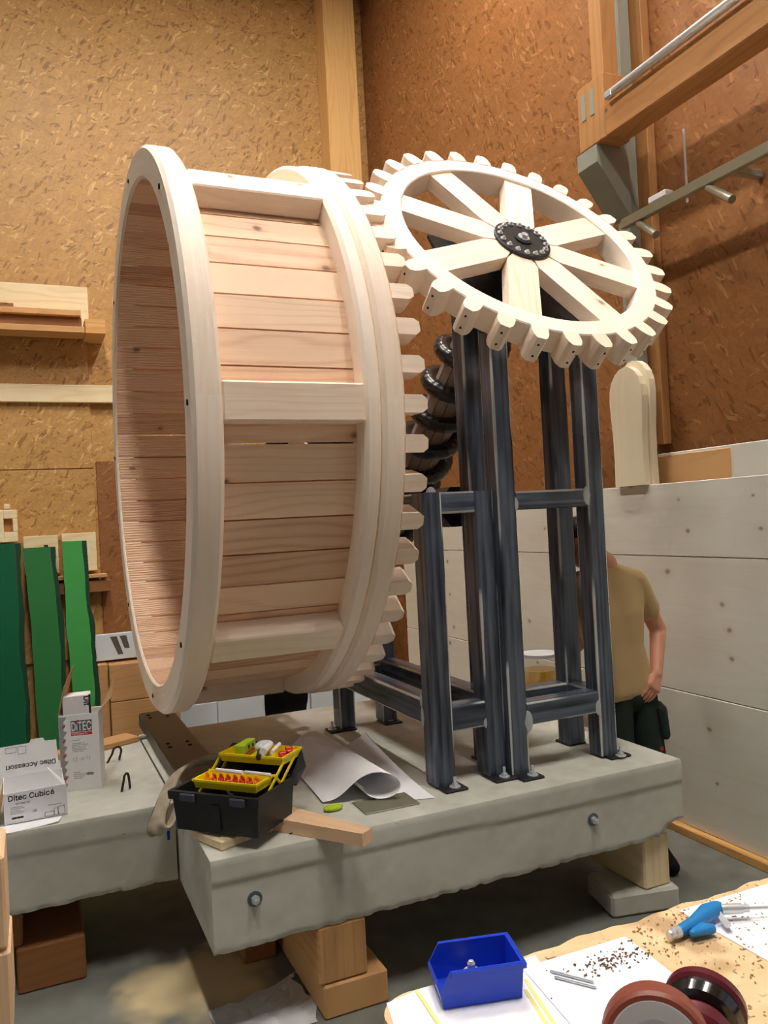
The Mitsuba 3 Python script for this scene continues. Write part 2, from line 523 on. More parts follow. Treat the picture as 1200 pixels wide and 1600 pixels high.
# wall sheets: an extra layer of chipboard on the lower left of the back wall
for x0, x1, z0, z1 in ((-.8, .452, 1.9, 3.02), (-.8, .455, .55, 1.895)):
    part('wall_back', 'panel', box2((x0, YB - .025, z0), (x1, YB, z1), .003), 'osb_yellow')
part('wall_back', 'panel', box2((.47, YB - .012, .0), (.75, YB, 1.95), .003), 'osb_orange', label='darker chipboard strip')
for i, (x, y) in enumerate([(x, y) for x in (.1, 1.8) for y in (.6, 3.3)]):
    t = thing('ceiling_lamp', 'long white ceiling luminaire under the hall roof, out of the picture', 'lamp', 'ceiling lamps')
    part(t, 'housing', box2((x - .12, y - .75, ZC - .42), (x + .12, y + .75, ZC - .36), .01), 'white_plastic')
    kk = part(t, 'diffuser', fromplane(extrude([(-.1, -.72), (.1, -.72), (.1, .72), (-.1, .72)], .004), (x, y, ZC - .421), (1, 0, 0), (0, -1, 0)), 'white_plastic')
    scene[kk]['emitter'] = {'type': 'area', 'radiance': {'type': 'rgb', 'value': list(LAMP)}}
    for yy in (y - .6, y + .6):
        part(t, 'hanger', cyl((x, yy, ZC - .36), (x, yy, ZC), .006, 6), 'grey_paint')

# ---------------------------------------------------------------- concrete slabs
ZT, ZBm = .52, .262


def slab_mesh(x0, x1, y0, y1, zt, zb, seed, chip=1.0, corner=False):
    """grid box, the lower front edge broken, a formwork step along the front"""
    nx, nz, ny = int((x1 - x0) / .012), 26, 8
    xs = np.linspace(x0, x1, nx); zs = np.linspace(zt, zb, nz)
    X, Z = np.meshgrid(xs, zs, indexing='ij')
    nb = meshkit.fbm(np.stack([X * 9, Z * 9, 0 * X + seed], -1), 3, seed)
    n2 = meshkit.fbm(np.stack([X * 45, Z * 45, 0 * X + seed], -1), 2, seed + 5)
    step = zt - .062 + .004 * np.sin(X * 5 + seed) - .012 * (X - x0)
    Y = y0 + .0035 * (nb - .5) + .005 / (1 + np.exp((Z - step) / .0016))
    edge = np.clip((zb + .02 - Z) / .02, 0, 1)
    Y = Y + edge ** 2 * (.004 + .012 * np.clip(n2 - .45, 0, 1) * 2 * chip)
    Z = Z + edge * (.0035 * (n2 - .3)) * chip
    if corner:                                     # broken lower right corner
        d = np.hypot((X - x1) / .11, (Z - zb) / .05)
        k = np.clip(1 - d, 0, 1)
        Y = Y + k * .05 * (.6 + n2); Z = Z + k * .03
    top = np.clip((Z - zt + .006) / .006, 0, 1); Y = Y + top * .004
    ys = np.linspace(0, 1, ny)
    rows = [np.stack([X, Y, Z], -1)]
    def strip(A, Bk):                              # from curve A (nx,3) to back curve
        return A[:, None] * (1 - ys[None, :, None]) + Bk[:, None] * ys[None, :, None]
    front = rows[0]
    topc = front[:, 0]; botc = front[:, -1]
    back_t, back_b = topc.copy(), botc.copy(); back_t[:, 1] = y1; back_b[:, 1] = y1; back_t[:, 2] = zt; back_b[:, 2] = zb
    def grid(P, flip):
        n, m = P.shape[:2]; i, j = np.meshgrid(np.arange(n - 1), np.arange(m - 1), indexing='ij')
        q = np.stack([i * m + j, (i + 1) * m + j, (i + 1) * m + j + 1, i * m + j + 1], -1).reshape(-1, 4)
        f = np.vstack([q[:, [0, 1, 2]], q[:, [0, 2, 3]]])
        return trimesh.Trimesh(P.reshape(-1, 3), f[:, ::-1] if flip else f, process=False)
    ms = [grid(front, True), grid(strip(topc, back_t), False), grid(strip(botc, back_b), True)]
    for side in (0, -1):
        A = front[side]                            # (nz,3)
        Bk = A.copy(); Bk[:, 1] = y1
        ms.append(grid(strip(A, Bk), side != 0))
    ms.append(grid(np.stack([back_t, back_b], 1), False))
    return cat(ms)


t = thing('concrete_slab', 'thick grey concrete slab carrying the wooden drum and the steel frames', 'slab')
part(t, 'body', slab_mesh(.412, 2.075, 2.211, 3.76, ZT, ZBm, 3, 1.0, True), 'concrete', 25)
for x, z in ((.529, .393), (1.684, .383)):
    o = V(x, 2.216, z)
    kb = part(t, 'anchor_bolt', cat([hexbolt(o + V(0, -.004, 0), (0, -1, 0), .0125, .012, False), cyl(o, o + V(0, -.026, 0), .006, 10)]), 'zinc')
    part(kb, 'washer', place(trimesh.creation.cylinder(.021, .006, sections=24), frame((0, -1, 0))[:, [1, 2, 0]], o), 'blue_zinc')
t = thing('concrete_slab', 'pale concrete slab on the left under the cardboard boxes', 'slab')
part(t, 'body', slab_mesh(-1.3, .405, 2.75, 3.70, ZT, .266, 8), 'concrete', 25)


def rebar(o, ang, tilt, h, w):
    u = V(math.cos(ang), math.sin(ang), 0)
    s = np.linspace(0, PI, 9)
    pts = [o - u * w / 2] + [o - u * w / 2 * math.cos(q) + V(0, 0, h - w / 2 + w / 2 * math.sin(q)) + V(tilt, 0, 0) * (h * .8) for q in s] + [o + u * w / 2 + V(.012, -.02, .012)]
    return tube(pts, .0042, 7)


solo('rebar_hook', rebar(V(.268, 2.986, ZT - .005), .9, .22, .062, .03), 'rust', 'bent black rebar hook sticking up from the left slab, in front', 'hook', True)
solo('rebar_hook', rebar(V(.262, 3.387, ZT - .005), .5, .5, .06, .04), 'rust', 'bent rebar hook on the left slab behind the tall carton', 'hook', True)
# bent steel channel over the joint of the slabs
t = thing('steel_channel', 'grey brown steel channel with bolt holes lying over the slab joint', 'steel profile')
prof = [(0, 0), (.145, 0), (.145, .006), (.155, .012), (.155, .052), (.145, .058), (.006, .058), (0, .052)]
m = extrude(prof, 1.25)
part(t, 'body', place(m, np.array([[1, 0, 0], [0, 0, -1], [0, 1, 0.]]), (.436, 3.93, ZT)), 'channel_steel')
for y in (3.86, 3.80, 3.30, 3.24):
    for dx in (.035, .11):
        part(t, 'hole', place(trimesh.creation.cylinder(.008, .003, sections=14), None, (.436 + dx, y - .01 * (dx > .05), ZT + .059)), 'dark_hole')

# supports below the slabs
def timber(name, p0, p1, axis, label, cat_='timber block', m='old_wood', b=.006):
    return solo(name, grain(box2(p0, p1, b), axis), m, label, cat_)


timber('timber_block', (.705, 2.22, .098), (.855, 2.95, .262), (0, 1, 0), 'upright light timber block right under the front of the slab')
timber('timber_block', (.715, 2.215, 0), (.915, 2.95, .096), (0, 1, 0), 'lower light timber block with a knot, under the upright block')
timber('timber_block', (.58, 2.62, 0), (.69, 2.80, .262), (0, 0, 1), 'dark timber post with a square hole behind the light blocks', m='dark_wood')
timber('timber_block', (1.914, 2.245, .0805), (2.03, 2.75, .262), (0, 1, 0), 'pale timber block under the right end of the slab', m='spruce')
solo('concrete_block', cbox((.26, .20, .08), (1.936, 2.34, .04), rotz(-.22), .010), 'concrete', 'dusty grey block on the floor under the right end of the slab', 'block')
timber('timber_block', (-.09, 2.80, 0), (.112, 3.3, .14), (1, 0, 0), 'dark brown timber block lying under the left slab', m='dark_wood')
timber('timber_block', (-.13, 2.82, .14), (-.07, 3.2, .266), (0, 0, 1), 'narrow dark post between the left slab and the block beneath', m='dark_wood')
for i, (z0, z1, dx) in enumerate(((.0, .20, 0), (.205, .44, -.004), (.445, .60, .004), (.605, .79, 0))):
    solo('timber_offcut', grain(box2((-.24, 1.80, z0), (-.072 + dx, 1.98, z1), .006), (0, 0, 1)), 'spruce_pink',
         ['bottom timber of the stack at the left edge', 'second timber from the bottom of the stack at the left edge', 'third timber from the bottom of the stack at the left edge', 'topmost timber of the stack at the left edge'][i], 'timber', group='stack of timbers at the left edge')

# crumpled plastic film and sawdust on the floor
g = 44
uu, ww = np.meshgrid(np.linspace(-1, 1, g), np.linspace(-1, 1, g), indexing='ij')
wob = meshkit.fbm(np.stack([uu * 1.7, ww * 1.7, 0 * uu], -1), 3, 9) - .5
P = np.stack([.56 + .15 * uu * (1 + .5 * wob), 2.32 + .13 * ww * (1 - .7 * wob) + .05 * uu, .004 + .05 * np.abs(meshkit.fbm(np.stack([uu * 2.4, ww * 2.4, 0 * uu], -1), 4, 2) - .5) * (1 - .75 * np.maximum(abs(uu), abs(ww)) ** 2)], -1)
solo('plastic_film', sheet(P, .0008), 'foil', 'crumpled transparent plastic film on the floor beside the light blocks', 'film')

# ---------------------------------------------------------------- the drum wheel
DO = V(0, 3.237, 1.784); DX = V(1, 0, 0)
def dpt(x, r, a):                                   # angle from the front (-Y), up positive, degrees
    a = math.radians(a)
    return V(x, DO[1] - r * math.cos(a), DO[2] + r * math.sin(a))


def ddir(a):
    a = math.radians(a)
    return V(0, -math.cos(a), math.sin(a)), V(0, math.sin(a), math.cos(a))      # radial, tangential (upwards)


drum = thing('drum_wheel', 'large pale larch drum wheel of boards between two thick wooden rings with pegs', 'water wheel')
RO, RI = 1.05, .943


def ring(x0, x1, r0, r1, b=.006):
    return lathe([(r0, x0 + b), (r0 + b, x0), (r1 - b * 2, x0), (r1, x0 + b * 2), (r1, x1 - b * 2), (r1 - b * 2, x1), (r0 + b, x1), (r0, x1 - b)], DO, DX, 160, ref=(0, -1, 0), closed_prof=True)


for i, (x0, x1, r1) in enumerate(((.418, .506, RO), (.928, .984, RO - .006), (.9845, 1.061, RO))):
    part(drum, 'ring', ring(x0, x1, RI, r1), 'larch_pale', 50)
nb = 54
bw = .9385 * math.tan(PI / nb) * 2 - .0050
gr = [(-bw / 2, 0), (bw / 2, 0)]
gx = np.linspace(bw / 2, -bw / 2, 17)
prof = [(-bw / 2 * 1.03, .030), (-bw / 2, .003)]
for k in range(1, 16, 2):                           # decking grooves on the inner face
    c = -gx[k]
    prof += [(c - .0026, .0), (c - .0016, .003), (c + .0016, .003), (c + .0026, .0)]
prof += [(bw / 2, .003), (bw / 2 * 1.03, .030)]
bm = extrude(prof, .618)
for i in range(nb):
    ang = -.75 + (i + .5) * 360 / nb
    rd, tg = ddir(ang)
    R = np.stack([tg, rd, DX * np.sign(np.dot(np.cross(tg, rd), DX))], 1)
    m = bm.copy()
    o = DO + rd * .9385
    q = place(m, R, o + V(.429 if R[0, 2] > 0 else 1.047, 0, 0))
    part(drum, 'board', grain(q, DX), 'decking')
for i in range(8):
    ang = -.75 + 45 * i
    rd, tg = ddir(ang)
    R = np.stack([DX, tg, np.cross(DX, tg)], 1)
    m = cbox((.424, .114, .075), DO + rd * 1.0070 + V(.717, 0, 0), R, .005)
    part(drum, 'crossbar', grain(m, DX), 'larch')
    for da in (0,):
        c = dpt(.4165, 1.0, ang)
        part(drum, 'bolt_hole', place(trimesh.creation.cylinder(.0085, .004, sections=16), frame(DX)[:, [1, 2, 0]], c), 'dark_hole')
th, tl, tc = .0275, .073, .017
tooth = extrude([(-th, -.004), (th, -.004), (th, tl - tc), (th - tc * .75, tl), (-th + tc * .75, tl), (-th, tl - tc)], .078)
for i in range(54):
    ang = 5.8 + i * 360 / 54
    rd, tg = ddir(ang)
    q = place(tooth, np.stack([tg, DX, np.cross(tg, DX)], 1), DO + V(1.061, 0, 0) + rd * (1.046 if np.dot(np.cross(tg, DX), rd) < 0 else .968))
    part(drum, 'tooth', grain(q, DX), 'larch_clear')
# spider and axle inside, on bearings of the low frame
for i in range(4):
    rd, tg = ddir(22 + 45 * i)
    part(drum, 'spoke', grain(cbox((.05, 1.88, .09), DO + V(1.0, 0, 0), np.stack([DX, rd, np.cross(DX, rd)], 1), .005), rd), 'larch')
part(drum, 'hub', lathe([(0, -.02), (.12, -.02), (.12, .075), (0, .075)], DO + V(.97, 0, 0), DX, 32), 'black_steel', 40)
part(drum, 'axle', cyl(DO + V(.94, 0, 0), DO + V(1.30, 0, 0), .03, 20), 'steel', True)

# ---------------------------------------------------------------- the gear wheel
GN = V(0, -.791, .611); GN /= np.linalg.norm(GN)
GU = V(1, 0, 0); GV = np.cross(GN, GU)
GC = V(1.678, 2.431, 2.404)
def gp(u, v, n=0): return GC + GU * u + GV * v + GN * n


gear = thing('gear_wheel', 'tilted pale wooden gear wheel with eight spokes, on top of the steel tower', 'gear')
G0, G1 = .458, .531
b = .004
part(gear, 'rim', lathe([(G0, -b), (G0 + b, 0), (G1 - b, 0), (G1, -b), (G1, -.088 + b), (G1 - b, -.088), (G0 + b, -.088), (G0, -.088 + b)][::-1], GC, GN, 120, closed_prof=True, ref=GU), 'larch_pale', 50)
for k in range(8):
    a = math.radians(22.5 + 45 * k)
    d = GU * math.cos(a) + GV * math.sin(a); e = np.cross(GN, d)
    # pointed inner end so that the eight spokes meet
    poly = [(.02, 0), (.145, -.0575), (.462, -.0575), (.462, .0575), (.145, .0575)]
    m = extrude(poly, .052)
    part(gear, 'spoke', grain(fromplane(m, GC - GN * .062, d, e), d), 'larch')
hw, hl = .0295, .062
poly = [(-hw, -.006), (hw, -.006), (hw, hl * .45), (hw * .86, hl * .75), (hw * .5, hl), (-hw * .5, hl), (-hw * .86, hl * .75), (-hw, hl * .45)]
tm = extrude(poly, .094)
for k in range(30):
    a = math.radians(11.7 + 12 * k)
    d = GU * math.cos(a) + GV * math.sin(a); e = np.cross(d, GN)
    kk = part(gear, 'tooth', grain(fromplane(tm, GC + d * G1 - GN * .092, e, d) if np.dot(np.cross(e, d), GN) > 0 else fromplane(tm, GC + d * G1 + GN * .002, e, d), GN), 'larch')
    for zz in (-.025, -.07):
        part(kk, 'screw', place(trimesh.creation.cylinder(.0042, .002, sections=8), frame(d)[:, [1, 2, 0]], GC + d * (G1 + hl) + GN * zz), 'dark_hole')
hub = part(gear, 'hub_plate', lathe([(0, 0), (.1075, 0), (.109, .002), (.109, .009), (.107, .0105), (.105, .011), (0, .011)], GC - GN * .009, GN, 48), 'black_steel', 40, 'black bolted hub plate')
part(hub, 'washer', lathe([(0, 0), (.034, 0), (.034, .006), (0, .006)], GC + GN * .002, GN, 28), 'black_steel', 40)
part(hub, 'centre_bolt', hexbolt(gp(0, 0, .008), GN, .013, .012), 'zinc')
for k in range(16):
    a = math.radians(8 + 22.5 * k)
    o = gp(.09 * math.cos(a), .09 * math.sin(a), .002)
    part(hub, 'bolt', cat([hexbolt(o, GN, .0062, .006), cyl(o, o + GN * .012, .0035, 8)]), 'zinc')
part(gear, 'shaft', cyl(gp(0, 0, -.01), gp(0, 0, -.30), .028, 20), 'steel', True)

# ---------------------------------------------------------------- Archimedes screw behind the frame
scr = thing('archimedes_screw', 'black corrugated hose wound in a spiral round a grey stave core behind the frame', 'water screw')
AX = -GN
s0, s1, cr = .36, 1.75, .086
nst = 12
for i in range(nst):
    a0, a1 = 2 * PI * i / nst + .02, 2 * PI * (i + 1) / nst - .02
    pts = []
    for aa in (a0, a1):
        for rr in (cr - .014, cr):
            for s in (s0, s1):
                pts.append(GC + AX * s + rr * (math.cos(aa) * GU + math.sin(aa) * GV))
    part(scr, 'stave', grain(hull(pts), AX), 'grey_wood')
part(scr, 'core_shaft', cyl(GC + AX * .30, GC + AX * (s1 + .1), .03, 14), 'black_steel', True)
for ph in (0.0,):
    ts = np.linspace(0, 1, 620)
    turns = -(s1 - s0 - .12) / .168
    th_ = 2 * PI * turns * ts + ph + 1.0
    rr = cr + .031
    path = np.array([GC + AX * (s0 + .06 + (s1 - s0 - .12) * q) + rr * (math.cos(w) * GU + math.sin(w) * GV) for q, w in zip(ts, th_)])
    rad = .0325 + .0016 * np.sin(np.arange(620) * 2 * PI / 3.0)
    part(scr, 'hose', tube(path, rad, 12), 'hose', 35)

# ---------------------------------------------------------------- steel frames
W = .0735
low = thing('steel_stand', 'lower dark steel box tube stand beside the drum with ground weld seams', 'steel frame')
LX = (1.197 + W / 2, 1.398 + W / 2); LY = (2.395 + W / 2, 3.33); LT = 1.503
def post(t, x, y, z0, z1, cut=None, w=W, h=W): return part(t, 'post', rtube((x, y, z0), (x, y, z1), w, h, (1, 0, 0), cut1=cut), 'steel', True)


def foot(t, x, y, dx, dy, sx=.085, sy=.10, bolts=((0, 0),)):
    k = part(t, 'foot_plate', box2((x - sx / 2 + dx, y - sy / 2 + dy, ZT), (x + sx / 2 + dx, y + sy / 2 + dy, ZT + .009), .003), 'black_steel')
    for bx, by in bolts:
        o = V(x + dx + bx, y + dy + by, ZT + .009)
        part(k, 'bolt', cat([hexbolt(o, (0, 0, 1), .011, .010), cyl(o, o + V(0, 0, .034), .0055, 10)]), 'zinc')


for x in LX:
    for y in LY:
        post(low, x, y, ZT + .009, LT, h=.085)
def rail(t, p0, p1, w=W, h=W, wd=(0, 0, 1)): return part(t, 'rail', rtube(p0, p1, w, h, wd), 'steel', True)


yf = LY[0]
for z in (LT - W / 2, .742):
    h_ = W if z > 1 else .088
    for y in LY:
        rail(low, (LX[0] + W / 2, y, z), (LX[1] - W / 2, y, z), h_, W)
    for x in LX:
        rail(low, (x, LY[0] + .04, z + (.02 if z < 1 else 0)), (x, LY[1] - .04, z + (.02 if z < 1 else 0)), h_, W)
foot(low, LX[0], yf, .01, -.045, bolts=((.005, -.025),)); foot(low, LX[1], yf, 0, -.045, bolts=((.005, -.025),))
foot(low, LX[0], LY[1], -.03, -.03, .12, .08, ((-.04, 0),)); foot(low, LX[1], LY[1], 0, -.03)
for x, y, z, r in ((LX[0], yf - .037, LT - .005, .02), (LX[0] + .02, yf - .037, .80, .014), (LX[1] - .03, yf - .037, .71, .016), (LX[0] - .037, yf + .04, .745, .022), (LX[0] - .037, yf + .045, .80, .016)):
    part(low, 'weld_bead', place(trimesh.creation.icosphere(2, r), np.diag([1, .18, 1.2]) if y < yf - .03 else np.diag([.18, .5, 1.5]), (x, y, z)), 'weld', True)
# axle bearings of the drum
for x in (LX[0],):
    kk = part(low, 'bearing_block', cat([box2((x - .035, DO[1] - .11, LT), (x + .035, DO[1] + .11, LT + .035), .006), hull([V(x + sx * .03, DO[1] + r * math.cos(q), DO[2] + r * math.sin(q)) for sx in (-1, 1) for q in np.linspace(0, PI, 12) for r in (.075,)] + [V(x + sx * .03, DO[1] + sy * .09, LT + .03) for sx in (-1, 1) for sy in (-1, 1)])]), 'black_steel')

tall = thing('steel_stand', 'tall dark steel box tube tower that carries the tilted gear wheel', 'steel frame')
TX = (1.471 + W / 2, 1.85 + W / 2); TY = (2.362 + W / 2, 2.548 + W / 2)
cutp = (gp(0, 0, -.165), GN)
for x in TX:
    for y in TY:
        post(tall, x, y, ZT + .009, 2.2, cutp, h=.078)
for z, h_ in ((1.463, .066), (.725, .078)):
    for y in TY:
        if y > 2.5 and z > 1: continue
        rail(tall, (TX[0] + W / 2, y, z), (TX[1] - W / 2, y, z), h_, W)
    for x in TX:
        rail(tall, (x, TY[0] + .039, z), (x, TY[1] - .039, z), h_, W)
foot(tall, TX[0], TY[0], .01, -.05, .085, .10, ((.01, -.025),)); foot(tall, TX[1], TY[0], .025, -.02, .09, .10, ((.0, -.045),))
for x in TX: foot(tall, x, TY[1], 0, .01, .08, .09, ())
part(tall, 'top_plate', grain(fromplane(extrude([(-.25, -.34), (.29, -.34), (.29, .22), (-.25, .22)], .012), gp(0, 0, -.163), GU, GV), GU), 'black_steel', label='black inclined plate behind the gear wheel')
bb = part(tall, 'bearing', lathe([(.03, 0), (.075, 0), (.075, .03), (.05, .05), (.03, .05)], gp(0, 0, -.152), GN, 28), 'black_steel', 40)
part(tall, 'bracket', grain(fromplane(extrude([(-.30, -.16), (-.2, -.16), (-.2, .05), (-.30, .05)], .045), gp(0, 0, -.21), GU, GV), GU), 'black_steel')
for x, y, z, r in ((TX[0] + W / 2, TY[0] - .036, .70, .024), (TX[1] - W / 2, TY[0] - .036, .705, .018), (TX[1] - W / 2, TY[0] - .036, 1.47, .022), (TX[0] + W / 2 - .004, TY[0] - .036, 1.45, .016), (TX[1] - .01, TY[0] - .036, 1.50, .018)):
    part(tall, 'weld_bead', place(trimesh.creation.icosphere(2, r), np.diag([.9, .16, 1.6]), (x, y, z)), 'weld', True)
# flange bearing on the rear left column
o = V(TX[0], 2.72, 1.455)
part(tall, 'flange_bearing', hull([o + V(sx * .085 * c, sy * .05, sz * .075 * s) for sx in (-1, 1) for sz in (-1, 1) for sy in (-1, 1) for c, s in ((1, .5), (.6, 1))]), 'black_steel')

# ---------------------------------------------------------------- right side: plank partition, boards, paddles
XP = 2.55
part_t = thing('plank_partition', 'low partition of pale wide spruce planks along the right wall', 'partition')
for z0, z1, dx in ((.035, .612, 0), (.615, 1.195, .0012), (1.198, 1.515, 0)):
    part(part_t, 'plank', grain(box2((XP + dx, .6, z0), (XP + .03, 5.45, z1), .0025), (0, 1, 0)), 'panel_wood')
for y in (.7, 2.0, 3.4, 4.7):
    part(part_t, 'stud', grain(box2((XP + .03, y, 0), (XP + .09, y + .06, 1.5), .003), (0, 0, 1)), 'spruce')
part(part_t, 'base_batten', grain(box2((XP - .035, .6, 0), (XP + .03, 5.45, .034), .003), (0, 1, 0)), 'glulam')
t = thing('board', 'long pale board on edge on the right wall above the partition', 'board')
labels[t]['label'] = 'long pale board standing on edge behind the partition, against the right wall'
part(t, 'body', grain(box2((2.655, .6, 1.25), (2.685, 2.87, 1.655), .003), (0, 1, 0)), 'panel_wood')
part(t, 'pocket', grain(box2((2.645, 2.45, 1.50), (2.6545, 2.865, 1.642), .002), (0, 1, 0)), 'old_wood', label='brown recessed strip')


def paddle(xoff, yoff, z0, label, lean, sc=1.0):
    # outline in (y, z): straight stem that widens to a rounded spoon head
    pts = []
    prof = [(0, .116), (.12, .112), (.24, .114), (.34, .124), (.40, .128), (.45, .122), (.49, .104), (.52, .074), (.54, .035), (.545, 0)]
    zs = np.array([p[0] for p in prof]) * sc; ws = np.array([p[1] for p in prof]) * .87
    left = [(-w, z) for z, w in zip(zs, ws)]; right = [(w * .96, z) for z, w in list(zip(zs, ws))[::-1][1:]]
    m = extrude(left + right, .034)
    q = fromplane(m, (2.56 + xoff, 2.915 + yoff, z0), (0, -1, 0), (lean, 0, 1))
    return solo('wooden_paddle', grain(q, (lean, 0, 1)), 'pale_ply', label, 'paddle')


paddle(.0, .0, 1.5155, 'front spoon shaped wooden paddle standing on top of the partition', .0)
paddle(.0365, -.014, 1.5155, 'rear spoon shaped wooden paddle, half hidden behind the other one', .0, 1.05)

# upper right: glulam beam on a grey corbel, tube, cable tray
col_t = thing('grey_column', 'grey painted column with a corbel under the timber beam at the right wall', 'column')
part(col_t, 'shaft', box2((2.60, 2.91, 0), (2.668, 2.985, 4.9), .004), 'grey_paint')
m = extrude([(2.42, 3.063), (2.42, 2.985), (2.585, 2.765), (2.602, 2.755), (2.602, 3.063)], .14)
part(col_t, 'corbel', place(m, np.array([[1, 0, 0], [0, 0, -1], [0, 1, 0.]]), (0, 3.03, 0)), 'grey_paint')
t = thing('glulam_beam', 'long brown glued timber beam running along the right wall at the top', 'beam')
part(t, 'body', grain(box2((2.42, -.55, 3.065), (2.545, 2.825, 3.205), .005), (0, 1, 0)), 'beam_wood')
part(t, 'end_block', grain(box2((2.42, 2.827, 3.065), (2.56, 3.01, 3.36), .005), (0, 0, 1)), 'beam_wood')
for y in (2.965, 2.905):
    part(t, 'slot_plate', box2((2.4165, y - .014, 3.20), (2.421, y + .014, 3.32), .001), 'grey_paint')
solo('timber_post', grain(box2((2.44, 2.845, 3.36), (2.53, 2.925, 4.9), .005), (0, 0, 1)), 'beam_wood', 'brown timber post standing on the end of the long beam', 'post')
solo('timber_batten', grain(box2((2.69, 2.86, 1.70), (2.738, 2.95, 4.9), .004), (0, 0, 1)), 'beam_wood', 'long flat brown timber batten on the right wall beside the grey column', 'batten')
solo('steel_tube', tube([(2.405, 2.74, 3.224), (2.405, -.55, 3.224)], .0185, 14), 'zinc', 'galvanised steel tube lying along the top of the timber beam', 'tube', 40)
solo('clamp', cbox((.03, .05, .036), (2.405, 2.768, 3.223), None, .006), 'zinc', 'small clamp at the end of the galvanised tube', 'clamp')
t = thing('cable_tray', 'grey metal rail with two round pegs along the right wall', 'rail')
part(t, 'body', box2((2.54, -.55, 2.69), (2.568, 2.90, 2.735), .003), 'grey_tray')
for y0, y1, z1 in ((2.40, 2.26, 2.58), (2.80, 2.67, 2.585)):
    part(t, 'peg', cyl((2.53, y1, z1), (2.56, y0, 2.685), .017, 14), 'grey_tray', 40)
for y in (2.3, 1.2):
    part(t, 'bracket', box2((2.568, y - .015, 2.70), (2.739, y + .015, 2.73), .003), 'grey_tray')
solo('steel_rod', cyl((2.70, 2.65, 2.736), (2.70, 2.65, 3.06), .005, 8), 'zinc', 'thin upright rod on the right wall above the grey rail', 'rod')
solo('junction_box', box2((2.54, 2.615, 2.7355), (2.59, 2.72, 2.765), .004), 'white_plastic', 'small white box on the grey rail beside the column', 'box')

# ---------------------------------------------------------------- left side: things by the back wall
solo('wide_plank', grain(box2((-.7, 5.99, 2.87), (.46, 6.03, 3.165), .003), (1, 0, 0)), 'spruce', 'wide pale wooden panel resting on the rack at the top left', 'panel')
for (p0, p1, m_, l) in (((-.7, 5.86, 2.925), (.40, 5.985, 2.965), 'old_wood', 'light brown board lying on top of the rack boards at the left wall'),
                        ((-.7, 5.88, 2.965), (-.02, 5.985, 2.995), 'dark_wood', 'short dark board uppermost on the rack pile'),
                        ((-.7, 5.90, 2.84), (.405, 5.985, 2.923), 'dark_wood', 'brown board set back in the rack pile'),
                        ((-.7, 5.80, 2.795), (.415, 5.985, 2.838), 'old_wood', 'lowest brown board of the rack pile')):
    solo('rack_board', grain(box2(p0, p1, .003), (1, 0, 0)), m_, l, 'board')
solo('wood_block', grain(box2((.42, 5.83, 2.80), (.555, 6.14, 2.90), .004), (1, 0, 0)), 'glulam', 'square wooden block at the end of the rack pile', 'block')
solo('pale_plank', grain(box2((-.7, 6.08, 2.365), (1.2, 6.125, 2.49), .003), (1, 0, 0)), 'spruce', 'long narrow pale plank fixed across the left wall', 'plank')


def green_board(x0, x1, m_, label, lean, skew, ztop, zbot=.0, th=.07):
    zs = np.linspace(zbot, ztop, 22)
    n1 = meshkit.fbm(np.stack([zs * 4 + x0 * 9, 0 * zs, 0 * zs], -1), 3, 4) - .5
    n2 = meshkit.fbm(np.stack([zs * 5 + x1 * 7, 0 * zs + 3, 0 * zs], -1), 3, 5) - .5
    top = ztop
    L = [(x0 + (top - z) * skew + a * .02, z) for z, a in zip(zs, n1)]
    R = [(x1 + (top - z) * skew * .9 + a * .035, z) for z, a in zip(zs, n2)]
    t = thing('green_board', label, 'board')
    ln = norm((0, lean, 1))
    m = extrude(L + R[::-1], th)
    q = fromplane(m, (0, 5.97 - lean * ztop, 0), (1, 0, 0), ln)
    part(t, 'face', q, m_, 20)
    e = [(x + .002, z) for x, z in R] + [(x + .022 + abs(a) * .04, z) for (x, z), a in zip(R, n1)][::-1]
    part(t, 'bark_edge', fromplane(extrude(e, th * .7), V(0, 5.965 - lean * ztop, 0) + V(0, .0, 0), (1, 0, 0), ln), 'bark_dark', 20, 'dark wavy bark edge')
    return t


green_board(-.28, -.088, 'green_dark', 'dark green painted live edge board leaning at the far left', .04, .02, 1.39)
green_board(-.03, .14, 'green_mid', 'middle green painted live edge board, between the dark and the bright one', .04, .035, 1.355)
green_board(.205, .345, 'green_light', 'bright green painted live edge board, right of the other two', .04, .02, 1.385)
t = thing('wooden_tray_box', 'pale wooden box front with a square hole at the far left wall', 'box')
part(t, 'frame', grain(cat([box2((-.30, 6.0, 1.40), (-.145, 6.06, 1.62)), box2((-.145, 6.0, 1.56), (-.06, 6.06, 1.62)), box2((-.145, 6.0, 1.40), (-.06, 6.06, 1.47)), box2((-.09, 6.0, 1.47), (-.06, 6.06, 1.56))]), (1, 0, 0)), 'spruce')
part(t, 'back', box2((-.30, 6.062, 1.41), (-.065, 6.07, 1.61), .001), 'old_wood')
solo('wood_cube', grain(box2((-.14, 6.0, 1.625), (-.10, 6.06, 1.66)), (1, 0, 0)), 'spruce', 'small pale block on top of the box with a square hole', 'block')
for x0, x1, z1, l in ((-.03, .19, 1.435, 'left pale wooden plate standing behind the green boards'), (.215, .44, 1.44, 'right pale wooden plate with a dark notch behind the bright green board')):
    t = thing('wooden_plate', l, 'plate')
    part(t, 'body', grain(box2((x0, 6.05, 1.17), (x1, 6.09, z1), .003), (1, 0, 0)), 'spruce')
    part(t, 'notch', box2((x1 - .09, 6.045, 1.33), (x1 - .065, 6.051, 1.37), .001), 'dark_hole')
solo('wall_shelf', grain(box2((-.03, 5.98, 1.12), (.50, 6.12, 1.145), .003), (1, 0, 0)), 'old_wood', 'narrow wooden shelf strip behind the green boards', 'shelf')
